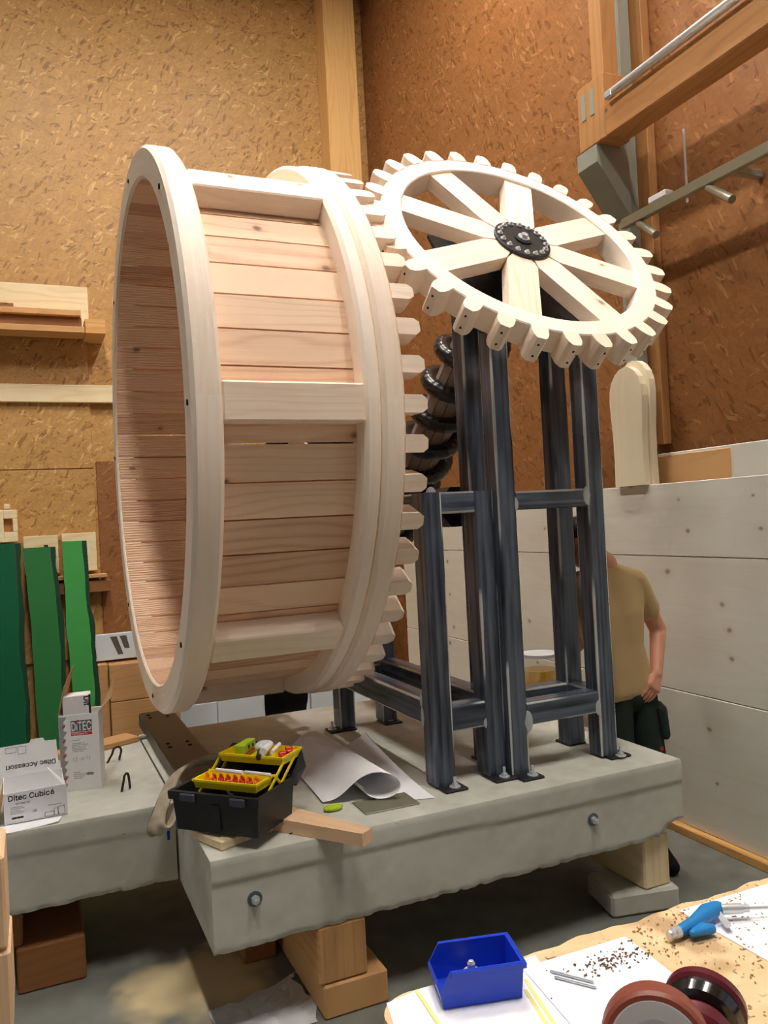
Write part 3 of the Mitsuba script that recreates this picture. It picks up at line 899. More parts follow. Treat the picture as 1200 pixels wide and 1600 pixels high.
solo('wall_shelf', grain(box2((-.03, 6.0, 1.02), (.52, 6.12, 1.10), .003), (1, 0, 0)), 'dark_wood', 'dark wooden rail under the narrow shelf strip', 'shelf')
t = thing('white_board', 'white board with two olive slanted stripes low on the left wall', 'board')
part(t, 'body', box2((.33, 6.03, .53), (.95, 6.07, .715), .003), 'white_sheet')
for dx in (0, .065):
    part(t, 'stripe', fromplane(extrude([(0, .10), (.045, .10), (.085 - dx * .3, -.03 + dx * .6), (.05 - dx * .3, -.03 + dx * .6)], .002), (.50 + dx, 6.0305, .595), (1, 0, 0), (0, 0, 1)), 'channel_steel', label='olive slanted stripe')
t = thing('timber_crate', 'brown crate of timber planks under the white board at the left wall', 'crate')
for p0, p1 in (((.405, 5.95, 0), (.47, 6.1, .515)), ((.475, 5.92, .255), (.9, 6.1, .51)), ((.475, 5.92, 0), (.9, 6.1, .25))):
    part(t, 'plank', grain(box2(p0, p1, .004), (1, 0, 0)), 'old_wood')
solo('wood_plank', grain(cbox((.34, .11, .022), (.225, 3.62, .533), rotz(.42), .003), (1, .4, 0)), 'old_wood', 'flat wood offcut on the left slab behind the tall carton', 'plank')
solo('steel_bar', cyl((.36, 3.66, .53), (.435, 3.67, .53), .008, 10), 'grey_paint', 'short grey steel bar on the left slab beside the steel channel', 'bar')
t = thing('long_white_board', 'long white sheet on edge on the floor behind the slab, under the drum', 'panel')
for x0, x1, dz in ((.80, 1.02, .0), (1.025, 1.62, .01), (1.63, 2.3, .0)):
    part(t, 'sheet', box2((x0, 5.0, 0), (x1, 5.03, .355 + dz), .003), 'white_sheet')
m = m3.Manifold.batch_hull([m3.Manifold.sphere(r, 24).translate(p) for r, p in ((.07, (1.22, 4.35, .50)), (.05, (1.36, 4.35, .53)), (.05, (1.20, 4.35, .30)), (.06, (1.30, 4.35, .26)))])
mm = m.refine_to_length(.03).to_mesh(); mm = trimesh.Trimesh(mm.vert_properties[:, :3], mm.tri_verts)
mm.vertices += .02 * (meshkit.fbm(mm.vertices * 14, 3, 3)[:, None] - .5) * mm.vertex_normals
solo('black_bag', mm, 'black_cloth', 'black cloth bundle behind the slab below the drum', 'bag', True)
solo('bag_stand', grain(box2((1.10, 4.25, 0), (1.42, 4.45, .2)), (1, 0, 0)), 'old_wood', 'low timber behind the slab under the black bundle', 'block')

# bucket of yellow stuff on a wooden stand
t = thing('stool', 'brown wooden stool behind the tower under the yellow bucket', 'stool')
part(t, 'seat', grain(box2((2.16, 3.28, .50), (2.48, 3.54, .535)), (1, 0, 0)), 'dark_wood')
for x in (2.18, 2.43):
    for y in (3.30, 3.49): part(t, 'leg', grain(box2((x, y, 0), (x + .04, y + .04, .499)), (0, 0, 1)), 'dark_wood')
part(t, 'apron', grain(box2((2.17, 3.29, .36), (2.47, 3.31, .499)), (1, 0, 0)), 'old_wood')
t = thing('yellow_bucket', 'clear round bucket half full of yellow stuff behind the tower', 'bucket')
part(t, 'shell', lathe([(.082, 0), (.088, .165)], V(2.32, 3.41, .537), (0, 0, 1), 36), 'glass', True)
part(t, 'filling', lathe([(0, .001), (.080, .001), (.084, .095), (0, .095)], V(2.32, 3.41, .537), (0, 0, 1), 36), 'honey', 40)
part(t, 'lid', lathe([(.088, .160), (.093, .160), (.093, .176), (0, .178)], V(2.32, 3.41, .537), (0, 0, 1), 36), 'clear_plastic', 40)

# ---------------------------------------------------------------- cartons on the left slab
def carton_frame(o, ang):
    ex = V(math.cos(ang), math.sin(ang), 0); ey = V(-math.sin(ang), math.cos(ang), 0)
    R = np.stack([ex, ey, V(0, 0, 1)], 1)
    return (lambda x, y, z: np.asarray(o) + R @ V(x, y, z)), R


def panelbox(P, R, p0, p1, b=.001):
    p0, p1 = V(*p0), V(*p1)
    return cbox(np.abs(p1 - p0), P(*((p0 + p1) / 2)), R, b)


t = thing('tall_carton', 'tall open white carton with red and grey print and raised brown flaps', 'carton')
P, R = carton_frame((.070, 3.092, ZT), math.radians(-12)); cw, cd, ch, ct = .134, .105, .268, .0022
part(t, 'body', cat([panelbox(P, R, (0, 0, 0), (cw, ct, ch)), panelbox(P, R, (0, cd - ct, 0), (cw, cd, ch)), panelbox(P, R, (0, ct, 0), (ct, cd - ct, ch)), panelbox(P, R, (cw - ct, ct, 0), (cw, cd - ct, ch)), panelbox(P, R, (ct, ct, 0), (cw - ct, cd - ct, ct))]), 'white_card')
def quad(P, pts, th=.002):
    p = [P(*q) for q in pts]
    A = np.linspace(0, 1, 7)
    n = [[p[0] * (1 - a) * (1 - b_) + p[1] * a * (1 - b_) + p[2] * a * b_ + p[3] * (1 - a) * b_ for b_ in A] for a in A]
    return sheet(np.array(n), th)


part(t, 'flap', quad(P, [(0, 0, ch), (0, cd, ch), (.045, cd * .9, ch + .165), (.02, .012, ch + .095)]), 'brown_card', label='brown inside of the raised left flap')
part(t, 'flap', quad(P, [(cw, 0, ch), (cw, cd, ch), (cw + .045, cd, ch + .10), (cw + .05, .0, ch + .05)]), 'brown_card', label='brown inside of the right flap')
part(t, 'flap', quad(P, [(0, cd, ch), (cw, cd, ch), (cw - .01, cd + .07, ch - .05), (.01, cd + .07, ch - .05)]), 'white_card')
dy = -.0004
def ink(parent, name, s, x, z, h, m_, bold=False, frm=None, cx=False, ex=(1, 0, 0), ey=(0, 0, 1), y=None, label=None):
    Pf, Rf = frm or (P, R)
    return part(parent, name, text(s, Pf(x, dy if y is None else y, z), Rf @ V(*ex), Rf @ V(*ey), h, .0005, bold, cx), m_, label=label)


def patch(parent, name, x0, x1, z0, z1, m_, frm=None, d=.0003, label=None):
    Pf, Rf = frm or (P, R)
    return part(parent, name, panelbox(Pf, Rf, (x0, -d, z0), (x1, .0004, z1), .00005), m_, label=label)


patch(t, 'logo_field', .040, .111, ch - .062, ch - .022, 'dark_grey_ink', d=.0004, label='grey field of the printed name')
lm = meshkit.text_mesh('DiTEC', .030, .0005, True)
lm.vertices[:, 0] = (lm.vertices[:, 0] - lm.bounds[0][0]) * .066 / (lm.bounds[1][0] - lm.bounds[0][0])
part(t, 'lettering', fromplane(lm, P(.0425, -.0006, ch - .0575), R @ V(1, 0, 0), R @ V(0, 0, 1)), 'white_card', label='white printed name')
part(t, 'accent', cbox((.004, .0005, .014), P(.0625, -.0010, ch - .026), R @ np.array([[.8, 0, .6], [0, 1, 0], [-.6, 0, .8]]), .0001), 'red_ink')
patch(t, 'red_bar', .040, .111, ch - .075, ch - .064, 'red_ink', label='red bar under the printed name')
ink(t, 'lettering', 'ENTREMATIC', .0435, ch - .0725, .0058, 'white_card', False, y=-.0005)
zz = np.arange(10)
zig = [(0, ch - .004)] + sum([[(.026 - .004 * (k % 2), ch - .004 - .026 * k - .004), (.013, ch - .004 - .026 * k - .024)] for k in range(10)], []) + [(0, .006)]
part(t, 'zigzag', fromplane(extrude(zig, .0004), P(.001, -.0002, 0), R @ V(1, 0, 0), R @ V(0, 0, 1)), 'grey_ink', label='grey zigzag band')
for k in (1, 3, 5, 8):
    part(t, 'red_mark', cbox((.012, .0004, .0055), P(.016, -.0006, ch - .026 * k - .014), R @ np.array([[.8, 0, -.6], [0, 1, 0], [.6, 0, .8]]), .0001), 'red_ink')
for k, w_ in enumerate((.028, .0, .042, .055, .05, .046, .05, .04)):
    if w_: patch(t, 'text_line', .041, .041 + w_, ch - .092 - .0058 * k, ch - .0898 - .0058 * k, 'grey_ink')
ink(t, 'lettering', 'CE', .066, ch - .163, .0085, 'grey_ink')
for x in (.05, .094):
    part(t, 'symbol', place(lathe([(.0055, 0), (.0068, 0), (.0068, .0004), (.0055, .0004)], V(0, 0, 0), (0, 0, 1), 18, closed_prof=True)[0], R @ frame((0, -1, 0))[:, [1, 2, 0]], P(x, 0, ch - .158)), 'grey_ink')
for k, w_ in enumerate((.022, .042, .038, .03)):
    patch(t, 'text_line', .042, .042 + w_, .062 - .007 * k, .0645 - .007 * k, 'grey_ink')
for k in range(9):
    patch(t, 'bar_code', .086 + .0026 * k, .0875 + .0026 * k + .0005 * (k % 3), .050, .060, 'ink')
t = thing('small_carton', 'small white carton standing inside the tall open carton', 'carton')
Pq, Rq = carton_frame(P(.012, .02, .004), math.radians(-4))
part(t, 'body', panelbox(Pq, Rq, (0, 0, 0), (.095, .072, .325), .002), 'white_card')
part(t, 'lettering', text('Dit', Pq(.072, -.0003, .322), Rq @ V(0, 0, -1), Rq @ V(1, 0, 0), .02, .0005, True), 'ink')
patch(t, 'dark_edge', .088, .095, .25, .325, 'ink', (Pq, Rq))

t = thing('open_carton', 'low open white carton with black print and its lid folded back', 'carton')
P, R = carton_frame((-.107, 2.832, ZT + .002), math.radians(1.5)); cw, cd, ch, ct = .186, .20, .098, .0024
part(t, 'body', cat([panelbox(P, R, (0, 0, 0), (cw, ct, ch)), panelbox(P, R, (0, cd - ct, 0), (cw, cd, ch)), panelbox(P, R, (0, ct, 0), (ct, cd - ct, ch)), panelbox(P, R, (cw - ct, ct, 0), (cw, cd - ct, ch * .8)), panelbox(P, R, (ct, ct, 0), (cw - ct, cd - ct, ct))]), 'white_card')
lid_o = P(0, cd, ch)
ang = .42
lx, lz = R @ V(1, 0, 0), norm(R @ V(0, math.sin(ang) * .6, 1))
lid = extrude([(-.02, 0), (cw - .01, 0), (cw - .014, .098), (cw - .05, .100), (cw - .056, .111), (cw - .095, .111), (cw - .10, .100), (-.02, .098)], .002)
kl = part(t, 'lid', fromplane(lid, lid_o, lx, lz), 'white_card', label='folded back lid printed upside down')
ln_ = np.cross(lx, lz)
part(kl, 'lettering', text('Ditec Accessori', lid_o + lx * (cw - .018) + lz * .034 + ln_ * .0022, -lx, -lz, .0155, .0005, True), 'ink')
for x0, x1, z0, z1 in ((.012, .045, .075, .092), (.05, .075, .068, .092)):
    part(kl, 'line_art', cat([cbox(s, lid_o + lx * cx_ + lz * cz + ln_ * .0024, np.stack([lx, lz, ln_], 1), .0001) for s, cx_, cz in (((x1 - x0, .0012, .0006), (x0 + x1) / 2, z0), ((x1 - x0, .0012, .0006), (x0 + x1) / 2, z1), ((.0012, z1 - z0, .0006), x0, (z0 + z1) / 2), ((.0012, z1 - z0, .0006), x1, (z0 + z1) / 2))]), 'ink')
part(t, 'flap', quad(P, [(cw, .02, ch * .8), (cw, .10, ch * .8), (cw - .05, .13, ch + .03), (cw - .05, .10, ch + .03)], .0016), 'white_card')
part(t, 'flap', quad(P, [(0, .0, ch), (0, .15, ch), (-.012, .15, .03), (-.012, .0, .03)], .002), 'brown_card')
ink(t, 'lettering', 'Ditec Cubic6', .012, ch - .026, .0165, 'ink', True)
ink(t, 'lettering', 'ENTREMATIC', .034, ch - .040, .0048, 'ink')
for k, w_ in enumerate((.036, .042, .03, .04, .038)):
    patch(t, 'text_line', .018, .018 + w_, ch - .048 - .0052 * k, ch - .046 - .0052 * k, 'grey_ink')
patch(t, 'bar_code', .022, .056, .014, .020, 'ink')
ink(t, 'lettering', 'CE', .083, .026, .007, 'ink')
for x0, x1, z0, z1 in ((.118, .146, .004, .018), (.146, .158, .004, .026), (.158, .178, .004, .030)):
    for a_ in ((x0, x1, z0, z0 + .0012), (x0, x1, z1 - .0012, z1), (x0, x0 + .0012, z0, z1), (x1 - .0012, x1, z0, z1)):
        patch(t, 'line_art', *a_, 'ink')
patch(t, 'line_art', .128, .170, .0375, .0387, 'ink')
# white paper under it, hanging over the edge
u, w = np.meshgrid(np.linspace(0, 1, 14), np.linspace(0, 1, 6), indexing='ij')
Pg = np.stack([-.22 + .27 * u + .012 * w, 2.738 + .09 * w + .03 * u * (1 - w), ZT + .0014 + .004 * np.sin(u * 7) * (1 - w) ** 2 * 0 + .004 * np.maximum(0, u - .8) * 5 * (1 - w)], -1)
solo('paper_sheet', sheet(Pg, .0012), 'paper', 'white paper on the left slab under the open carton', 'paper')

# ---------------------------------------------------------------- toolbox
TF = V(.548, 2.215, .5545); E1 = norm((-.68, .73, 0)); E2 = V(E1[1], -E1[0], 0)
E2 = norm((.73, .68, 0))
def tb(a, b_, z): return TF + E1 * a * 1.12 + E2 * b_ * 1.12 + V(0, 0, z * 1.06)


RT = np.stack([E1, E2, np.cross(E1, E2)], 1)


def frust(a0, a1, b0, b1, z0, z1, grow):
    return m3.Manifold.hull_points([tuple(tb(a, b_, z)) for a, b_, z in [(a0, b0, z0), (a1, b0, z0), (a0, b1, z0), (a1, b1, z0), (a0 - grow, b0 - grow, z1), (a1 + grow, b0 - grow, z1), (a0 - grow, b1 + grow, z1), (a1 + grow, b1 + grow, z1)]])


board = solo('white_board', grain(cbox((.27, .15, .026), (.455 + .27 / 2 * .927 - .075 * .375, 2.268 + .27 / 2 * .375 + .075 * .927, ZT + .0135), rotz(.384), .003), (.927, .375, 0)), 'spruce', 'pale flat board under the black toolbox', 'board')
t = thing('toolbox', 'open black plastic toolbox with yellow cantilever trays', 'toolbox')
TL, TWd, TH = .245, .165, .108
body = frust(0, TL, 0, TWd, 0, TH, .008) - frust(.004, TL - .004, .004, TWd - .004, .004, TH + .01, .008)
body = body + (frust(-.014, TL + .014, -.014, TWd + .014, TH - .022, TH, .001) - frust(-.004, TL + .004, -.004, TWd + .004, TH - .03, TH + .01, .001))
part(t, 'body', body, 'black_plastic')
for a in (.035, .185):
    part(t, 'latch', cbox((.05, .010, .022), tb(a + .01, -.019, TH - .012), RT, .003), 'grey_plastic')
part(t, 'pilaster', cbox((.030, .006, .075), tb(.12, -.005, .045), RT, .002), 'black_plastic')
# the two lid halves hang open
for s_, b0 in ((1, TWd + .016),):
    lidm = m3.Manifold.hull_points([tuple(tb(a, b_, z)) for a, b_, z in [(-.01, b0, TH - .03), (TL + .01, b0, TH - .03), (0, b0 + .075, TH + .0), (TL, b0 + .075, TH + .0), (-.01, b0, TH), (TL + .01, b0, TH), (.01, b0 + .07, TH + .055), (TL - .01, b0 + .07, TH + .055)]])
    cut = m3.Manifold.hull_points([tuple(tb(a, b_, z)) for a, b_, z in [(0, b0 - .01, TH - .018), (TL, b0 - .01, TH - .018), (.01, b0 + .066, TH + .01), (TL - .01, b0 + .066, TH + .01), (0, b0 - .01, TH + .09), (TL, b0 - .01, TH + .09), (.015, b0 + .064, TH + .09), (TL - .015, b0 + .064, TH + .09)]])
    part(t, 'lid_half', lidm - cut, 'black_plastic')


def tray(a0, a1, b0, b1, z0, h):
    o = frust(a0, a1, b0, b1, z0, z0 + h, .004); i = frust(a0 + .0025, a1 - .0025, b0 + .0025, b1 - .0025, z0 + .0025, z0 + h + .01, .006)
    m = (o - i) + (frust(a0 - .006, a1 + .006, b0 - .006, b1 + .006, z0 + h - .006, z0 + h, .0) - frust(a0 - .001, a1 + .001, b0 - .001, b1 + .001, z0 + h - .01, z0 + h + .01, 0))
    return part(t, 'tray', m, 'yellow_plastic')


Z1, Z2 = TH + .004, TH + .044
tray(.018, .202, .026, .100, Z1 - .004, .024); tray(.010, .200, .145, .240, Z2 - .008, .024)
for a in (.009, .211):
    for (b0, z0), (b1, z1) in (((.045, Z1 - .035), (.165, Z2 + .010)), ((.105, Z1 - .035), (.225, Z2 + .010)), ((.10, Z1 + .02), (.150, Z1 - .03))):
        p0, p1 = tb(a, b0, z0), tb(a, b1, z1)
        part(t, 'arm', cbox((np.linalg.norm(p1 - p0), .010, .005), (p0 + p1) / 2, frame(p1 - p0, np.cross(p1 - p0, E1)), .002), 'yellow_plastic')
# contents
zt2, zt1 = Z2 + .004, Z1 + .004
def tob(a, b_, z, s, yaw=0, tilt=0, b=.002):
    if z > zt2 - .001: a, b_, z = a - .018, b_ + .062, z - .008
    elif z > zt1 - .001: a, b_, z = a - .010, b_ + .006, z - .004
    Rz = RT @ rotz(yaw) @ np.array([[math.cos(tilt), 0, -math.sin(tilt)], [0, 1, 0], [math.sin(tilt), 0, math.cos(tilt)]])
    return cbox(s, tb(a, b_, z), Rz, b)


tt = thing('pen_box', 'lime green cardboard pack lying in the upper yellow tray', 'box')
part(tt, 'body', tob(.175, .135, zt2 + .022, (.03, .09, .036), -.15), 'lime_card')
for k in range(4):
    part(tt, 'dark_print', tob(.158, .108 + .02 * k, zt2 + .028, (.0012, .010, .010), -.15, 0, .0003), 'ink')
part(tt, 'red_strip', tob(.158, .135, zt2 + .014, (.0012, .08, .006), -.15, 0, .0003), 'red_ink')
solo('plastic_bag', place(trimesh.creation.icosphere(3, .02), RT @ np.diag([1.0, 1.7, .8]), tb(.110, .212, zt2 + .018)), 'clear_plastic', 'clear crumpled plastic bag in the upper yellow tray', 'bag', True)
for k, (a, b_, z, yaw, l) in enumerate(((.098, .125, .024, 1.25, 'white marker tube next to the clear bag'), (.110, .11, .012, 1.1, 'dark marker lying under the white tube'), (.068, .125, .026, 1.3, 'slim white pen lying beside the red clips'))):
    d = RT @ rotz(yaw) @ V(1, 0, 0); c = tb(a - .016, b_ + .062, zt2 + z - .003); r_ = (.012, .009, .006)[k]
    t2 = thing('marker', l + ' in the upper yellow tray', 'marker')
    part(t2, 'barrel', cyl(c - d * .045, c + d * .042, r_, 14), 'white_plastic' if k != 1 else 'ink', 40)
    part(t2, 'cap', cyl(c + d * .0425, c + d * .055, r_ * .8, 12), 'ink', 40)
for k in range(6):
    solo('red_clip', tob(.036 + .007 * (k % 3), .100 + .012 * k, zt2 + .016 + .004 * (k % 2), (.016, .022, .012), k * .8), 'red_plastic', 'small red plastic clip heaped in the upper yellow tray', 'clip', group='red clips in the upper tray')
for k in range(16):
    a = .036 + .0108 * k
    mname = 'orange_plastic' if k in (0, 1, 3, 13, 14, 15) else 'red_plastic'
    solo('wire_connector', cat([tob(a, .040 + .014 * (k % 2), zt1 + .012, (.016, .012, .012), k * 1.1), place(trimesh.creation.cylinder(.004, .012, sections=8), RT, tb(a - .008, .052 + .01 * (k % 2), zt1 + .016))]), mname,
         ('small orange connector in the lower yellow tray' if mname[0] == 'o' else 'small red connector in the lower yellow tray'), 'connector', group=('orange' if mname[0] == 'o' else 'red') + ' connectors in the lower tray')
for k, (a0, a1, b_, z, r_, m_, l) in enumerate(((.10, .185, .075, .028, .006, 'white_plastic', 'white round stick across the back of the lower yellow tray'), (.02, .10, .082, .026, .005, 'white_plastic', 'white cable end at the right of the lower yellow tray'))):
    solo('white_stick', cyl(tb(a0 - .01, b_ + .004, zt1 + z - .004), tb(a1 - .01, b_ + .008, zt1 + z - .004), r_, 10), m_, l, 'stick', 40)
for k, (a, b_) in enumerate(((.06, .06), (.12, .10), (.17, .05))):
    solo('hand_tool', cat([cyl(tb(a, b_, .02), tb(a + .05, b_ + .03, .05), .012, 10), cyl(tb(a + .05, b_ + .03, .05), tb(a + .07, b_ + .04, .075), .006, 8)]), 'ink', 'dark tool handle down in the black toolbox', 'tool', 40, group='tools in the box')

# cloth strap over the channel
path = np.array([(.60, 2.86, .60), (.53, 2.80, .628), (.46, 2.74, .640), (.40, 2.69, .622), (.355, 2.645, .565), (.328, 2.61, .525), (.327, 2.595, .500), (.345, 2.60, .492), (.372, 2.63, .515), (.41, 2.665, .55), (.45, 2.70, .585)])
from scipy.interpolate import CubicSpline
cs = CubicSpline(np.linspace(0, 1, len(path)), path)(np.linspace(0, 1, 60))
side = norm((.62, -.55, .45))
ws = np.linspace(-1, 1, 9)
Pg = np.array([[c + side * w * .036 + V(0, 0, .006 * math.sin(w * 6 + i * .16)) for w in ws] for i, c in enumerate(cs)])
solo('cloth_strap', sheet(Pg, .008), 'cloth', 'dirty beige cloth strap folded over the channel beside the toolbox', 'cloth', True)
solo('blue_strap', cbox((.010, .003, .075), (.368, 2.66, .475), rotz(.4), .001), 'blue_plastic', 'narrow blue strip hanging below the beige cloth', 'strap')

# ---------------------------------------------------------------- paper and offcuts on the main slab
rc = V(.985, 0, .062)
prof = [(.815, .004), (.835, .008), (.862, .022), (.892, .055), (.925, .092), (.962, .113), (1.0, .112), (1.03, .092), (1.043, .062), (1.034, .032), (1.008, .012), (.972, .010), (.945, .028), (.936, .056)]
prof = CubicSpline(np.linspace(0, 1, len(prof)), np.array(prof))(np.linspace(0, 1, 56))
ys = np.linspace(0, 1, 26)
Pg = np.zeros((56, 26, 3))
for j, q in enumerate(ys):
    y0 = 2.47 - .12 * np.clip((prof[:, 0] - .82) / .25, 0, 1) ; y1 = 3.10
    k = 1 - .30 * q                                  # the roll gets flatter to the back
    Pg[:, j, 0] = 1.0 + (prof[:, 0] - 1.0) * (1 - .2 * q) + .01 + .01 * q
    Pg[:, j, 1] = y0 * (1 - q) + y1 * q
    Pg[:, j, 2] = ZT + .004 + prof[:, 1] * (.74 * k + .05)
t = thing('paper_roll', 'large white plan curling up on the slab between toolbox and stand', 'paper')
part(t, 'curled_sheet', sheet(Pg, .001), 'paper', True)
u, w = np.meshgrid(np.linspace(0, 1, 22), np.linspace(0, 1, 22), indexing='ij')
X = .985 + (.17 + .02 * w) * u; Y = 2.345 + .62 * w + .03 * (1 - u) * (1 - w) - .02 * u
Z = ZT + .003 + .09 * np.clip(u * .9 + w * .9 - .95, 0, 1) ** 1.6 + .02 * (1 - u) ** 2 * w
part(t, 'flat_sheet', sheet(np.stack([X, Y, Z], -1), .001), 'paper', True)
solo('grey_sheet', cbox((.185, .12, .004), (1.0, 2.365, ZT + .0025), rotz(-.02), .001), 'grey_tray', 'thin grey sheet on the slab under the white plan', 'sheet')
m = hull([V(-.17, -.05, 0), V(.15, -.022, 0), V(-.17, .05, 0), V(.15, .024, 0), V(-.17, -.05, .038), V(.15, -.022, .036), V(-.17, .05, .038), V(.15, .024, .036)])
solo('wood_wedge', grain(place(m, rotz(-1.02), (.748, 2.228, ZT + .001)), (.52, -.85, 0)), 'spruce_pink', 'tapered light wood wedge sticking out over the slab edge', 'wedge')
solo('lime_glove', place(trimesh.creation.icosphere(2, .02), np.diag([1.6, 1, .5]), (.835, 2.40, ZT + .010)), 'lime_card', 'small lime green scrap beside the wood wedge', 'scrap', True)
solo('wire_bit', tube([(.655, 2.28, ZT + .004), (.68, 2.285, ZT + .006), (.715, 2.262, ZT + .005), (.675, 2.272, ZT + .010), (.668, 2.29, ZT + .016)], .0018, 6), 'ink', 'thin bent dark wire on the front edge of the slab', 'wire')

# ---------------------------------------------------------------- work table in front
TZ = .68
e = [(.452, .35)] + [(.452 + .004 * math.sin(y * 40), y) for y in np.linspace(.4, 1.10, 12)]
e += [(.452 + .062 * (1 - math.cos(q)), 1.108 + .055 * math.sin(q)) for q in np.linspace(.1, PI / 2, 8)]
e += [(x, 1.163 + .004 * math.sin(x * 31) + .003 * math.sin(x * 77)) for x in np.linspace(.53, 1.95, 60)]
e += [(2.0, .35)]
t = thing('work_table', 'worn wooden work table in the foreground with a rounded corner', 'table')
m = extrude(e, .045)
part(t, 'table_top', place(m, None, (0, 0, TZ - .045)), 'table_top', 20)
part(t, 'edge_strip', grain(place(extrude(e, .03), np.diag([.995, .995, 1]), (.006, .003, TZ - .078)), (1, 0, 0)), 'old_wood')
for x in (.56, 1.85):
    for y in (.42, 1.05): part(t, 'leg', grain(box2((x, y, 0), (x + .07, y + .07, TZ - .079)), (0, 0, 1)), 'old_wood')


def flat(name, pts, label, z=.0006, m_='paper', th=.0008):
    q = extrude(pts, th); return solo(name, place(q, None, (0, 0, TZ + z)), m_, label, 'paper')


flat('paper_sheet', [(.470, 1.150), (.523, 1.158), (.490, .84), (.40, .84)], 'white paper at the rounded corner of the table')
k = flat('paper_sheet', [(.524, 1.158), (.742, 1.150), (.655, .80), (.492, .80)], 'white paper with yellow edge strips under the blue bin', .0016)
for a_, b_ in (((.524, 1.157), (.494, .82)), ((.688, 1.10), (.628, .84)), ((.672, 1.075), (.615, .84))):
    d = norm(V(*b_, 0) - V(*a_, 0)); c = (V(*a_, 0) + V(*b_, 0)) / 2
    part(k, 'yellow_strip', cbox((math.dist(a_, b_), .006, .0005), c + V(0, 0, TZ + .0028), frame(d, (0, 0, 1))[:, [0, 2, 1]] @ np.diag([1, -1, 1]), .0001), 'yellow_tape')
flat('paper_sheet', [(.700, 1.126), (.907, 1.121), (.895, .99), (.872, .78), (.655, .78)], 'white paper covered with dark shavings in the middle of the table', .0036)
flat('paper_sheet', [(1.053, 1.149), (1.40, 1.142), (1.37, .80), (1.055, .93)], 'white paper under the blue air gun at the right', .0006)
vs = []
for k in range(150):
    s = rng.normal(size=2)
    x, y = .845 + .045 * s[0] + .02 * s[1], 1.075 + .016 * s[1] - .12 * .045 * s[0]
    vs.append(cbox(V(.0042, .0022, .0014) * rng.uniform(.5, 1.3), (x, y, TZ + .0054), rotz(rng.uniform(0, 6)), .0004))
k = solo('wood_shavings', cat(vs), 'shaving', 'dark wood shavings scattered on the middle paper', 'shavings'); tag(k, labels[k]['label'], 'shavings', kind='stuff')
vs = []
for k in range(320):
    x, y = rng.uniform(.92, 1.2), 1.15 - abs(rng.normal()) * .10
    if y < .8: continue
    vs.append(cbox(V(.0042, .0026, .0014) * rng.uniform(.3, 1.1), (x, y, TZ + .002), rotz(rng.uniform(0, 6)), .0004))
k = solo('wood_chips', cat(vs), 'chip', 'brown wood chips scattered on the bare table by the air gun', 'chips'); tag(k, labels[k]['label'], 'chips', kind='stuff')

# blue bin, open end to the left
P, R = carton_frame((.538, 1.090, TZ + .0036), math.atan2(-.25, .97))
def bq(x, y, z): return tuple(P(x, y, z))


L_, Wb, Hb, g = .122, .078, .056, .004
outer = m3.Manifold.hull_points([bq(*q) for q in [(0, 0, 0), (L_, 0, 0), (0, Wb, 0), (L_, Wb, 0), (-.006, -g, .026), (-.006, Wb + g, .026), (.012, -g, Hb), (.012, Wb + g, Hb), (L_ + g, -g, Hb), (L_ + g, Wb + g, Hb)]])
inner = m3.Manifold.hull_points([bq(*q) for q in [(.003, .003, .003), (L_ - .003, .003, .003), (.003, Wb - .003, .003), (L_ - .003, Wb - .003, .003), (-.0035, -g + .003, .026), (-.0035, Wb + g - .003, .026), (.0, -g + .003, Hb + .01), (.0, Wb + g - .003, Hb + .01), (L_ + g - .003, -g + .003, Hb + .01), (L_ + g - .003, Wb + g - .003, Hb + .01)]])
mouth = m3.Manifold.hull_points([bq(*q) for q in [(-.02, .004, .026), (.03, .004, .060), (-.02, Wb - .004, .026), (.03, Wb - .004, .060), (-.02, .004, .08), (-.02, Wb - .004, .08)]])
t = thing('blue_bin', 'blue plastic storage bin open to the left on the table', 'bin')
part(t, 'shell', (outer - inner) - mouth, 'blue_plastic')
part(t, 'rim', cat([panelbox(P, R, (.012, -g - .004, Hb - .009), (L_ + g + .004, -g, Hb), .001), panelbox(P, R, (.012, Wb + g, Hb - .012), (L_ + g + .004, Wb + g + .005, Hb), .001), panelbox(P, R, (L_ + g, -g, Hb - .009), (L_ + g + .004, Wb + g, Hb), .001)]), 'blue_plastic')
t = thing('steel_plug', 'grey domed steel plug lying in the blue bin', 'plug')
o = P(.055, .040, .004)
part(t, 'body', lathe([(0, 0), (.015, 0), (.015, .022), (.012, .026), (.0, .026)], o, (0, 0, 1), 24), 'zinc', 40)
part(t, 'tip', lathe([(.0065, .026), (.0065, .036), (.004, .040), (0, .041)], o, (0, 0, 1), 16), 'zinc', 40)

# air gun
t = thing('air_gun', 'blue compressed air gun with a chrome nozzle lying on the table', 'air gun')
def pt(x, y, h=.012): return V(.964 + (x - .964) * 1.12, 1.074 + (y - 1.081) * 1.12, TZ + h * 1.12)


m = m3.Manifold.batch_hull([m3.Manifold.sphere(r, 20).translate(tuple(p)) for r, p in ((.0095, pt(.985, 1.083)), (.0115, pt(1.02, 1.088, .014)))]) + m3.Manifold.batch_hull([m3.Manifold.sphere(r, 20).translate(tuple(p)) for r, p in ((.0115, pt(1.02, 1.088, .014)), (.013, pt(1.055, 1.100, .017)), (.0125, pt(1.075, 1.098, .018)))])
m = m + m3.Manifold.batch_hull([m3.Manifold.sphere(r, 16).translate(tuple(p)) for r, p in ((.006, pt(.995, 1.068)), (.0085, pt(1.030, 1.066, .011)), (.006, pt(1.022, 1.078, .012)))])
part(t, 'handle', m.refine_to_length(.004), 'blue_paint', True)
part(t, 'coupling', lathe([(0, 0), (.0065, 0), (.008, .004), (.008, .012), (.0095, .014), (.0095, .024), (.007, .026)], pt(.960, 1.081), norm((1, .05, 0)), 20), 'zinc', 40)
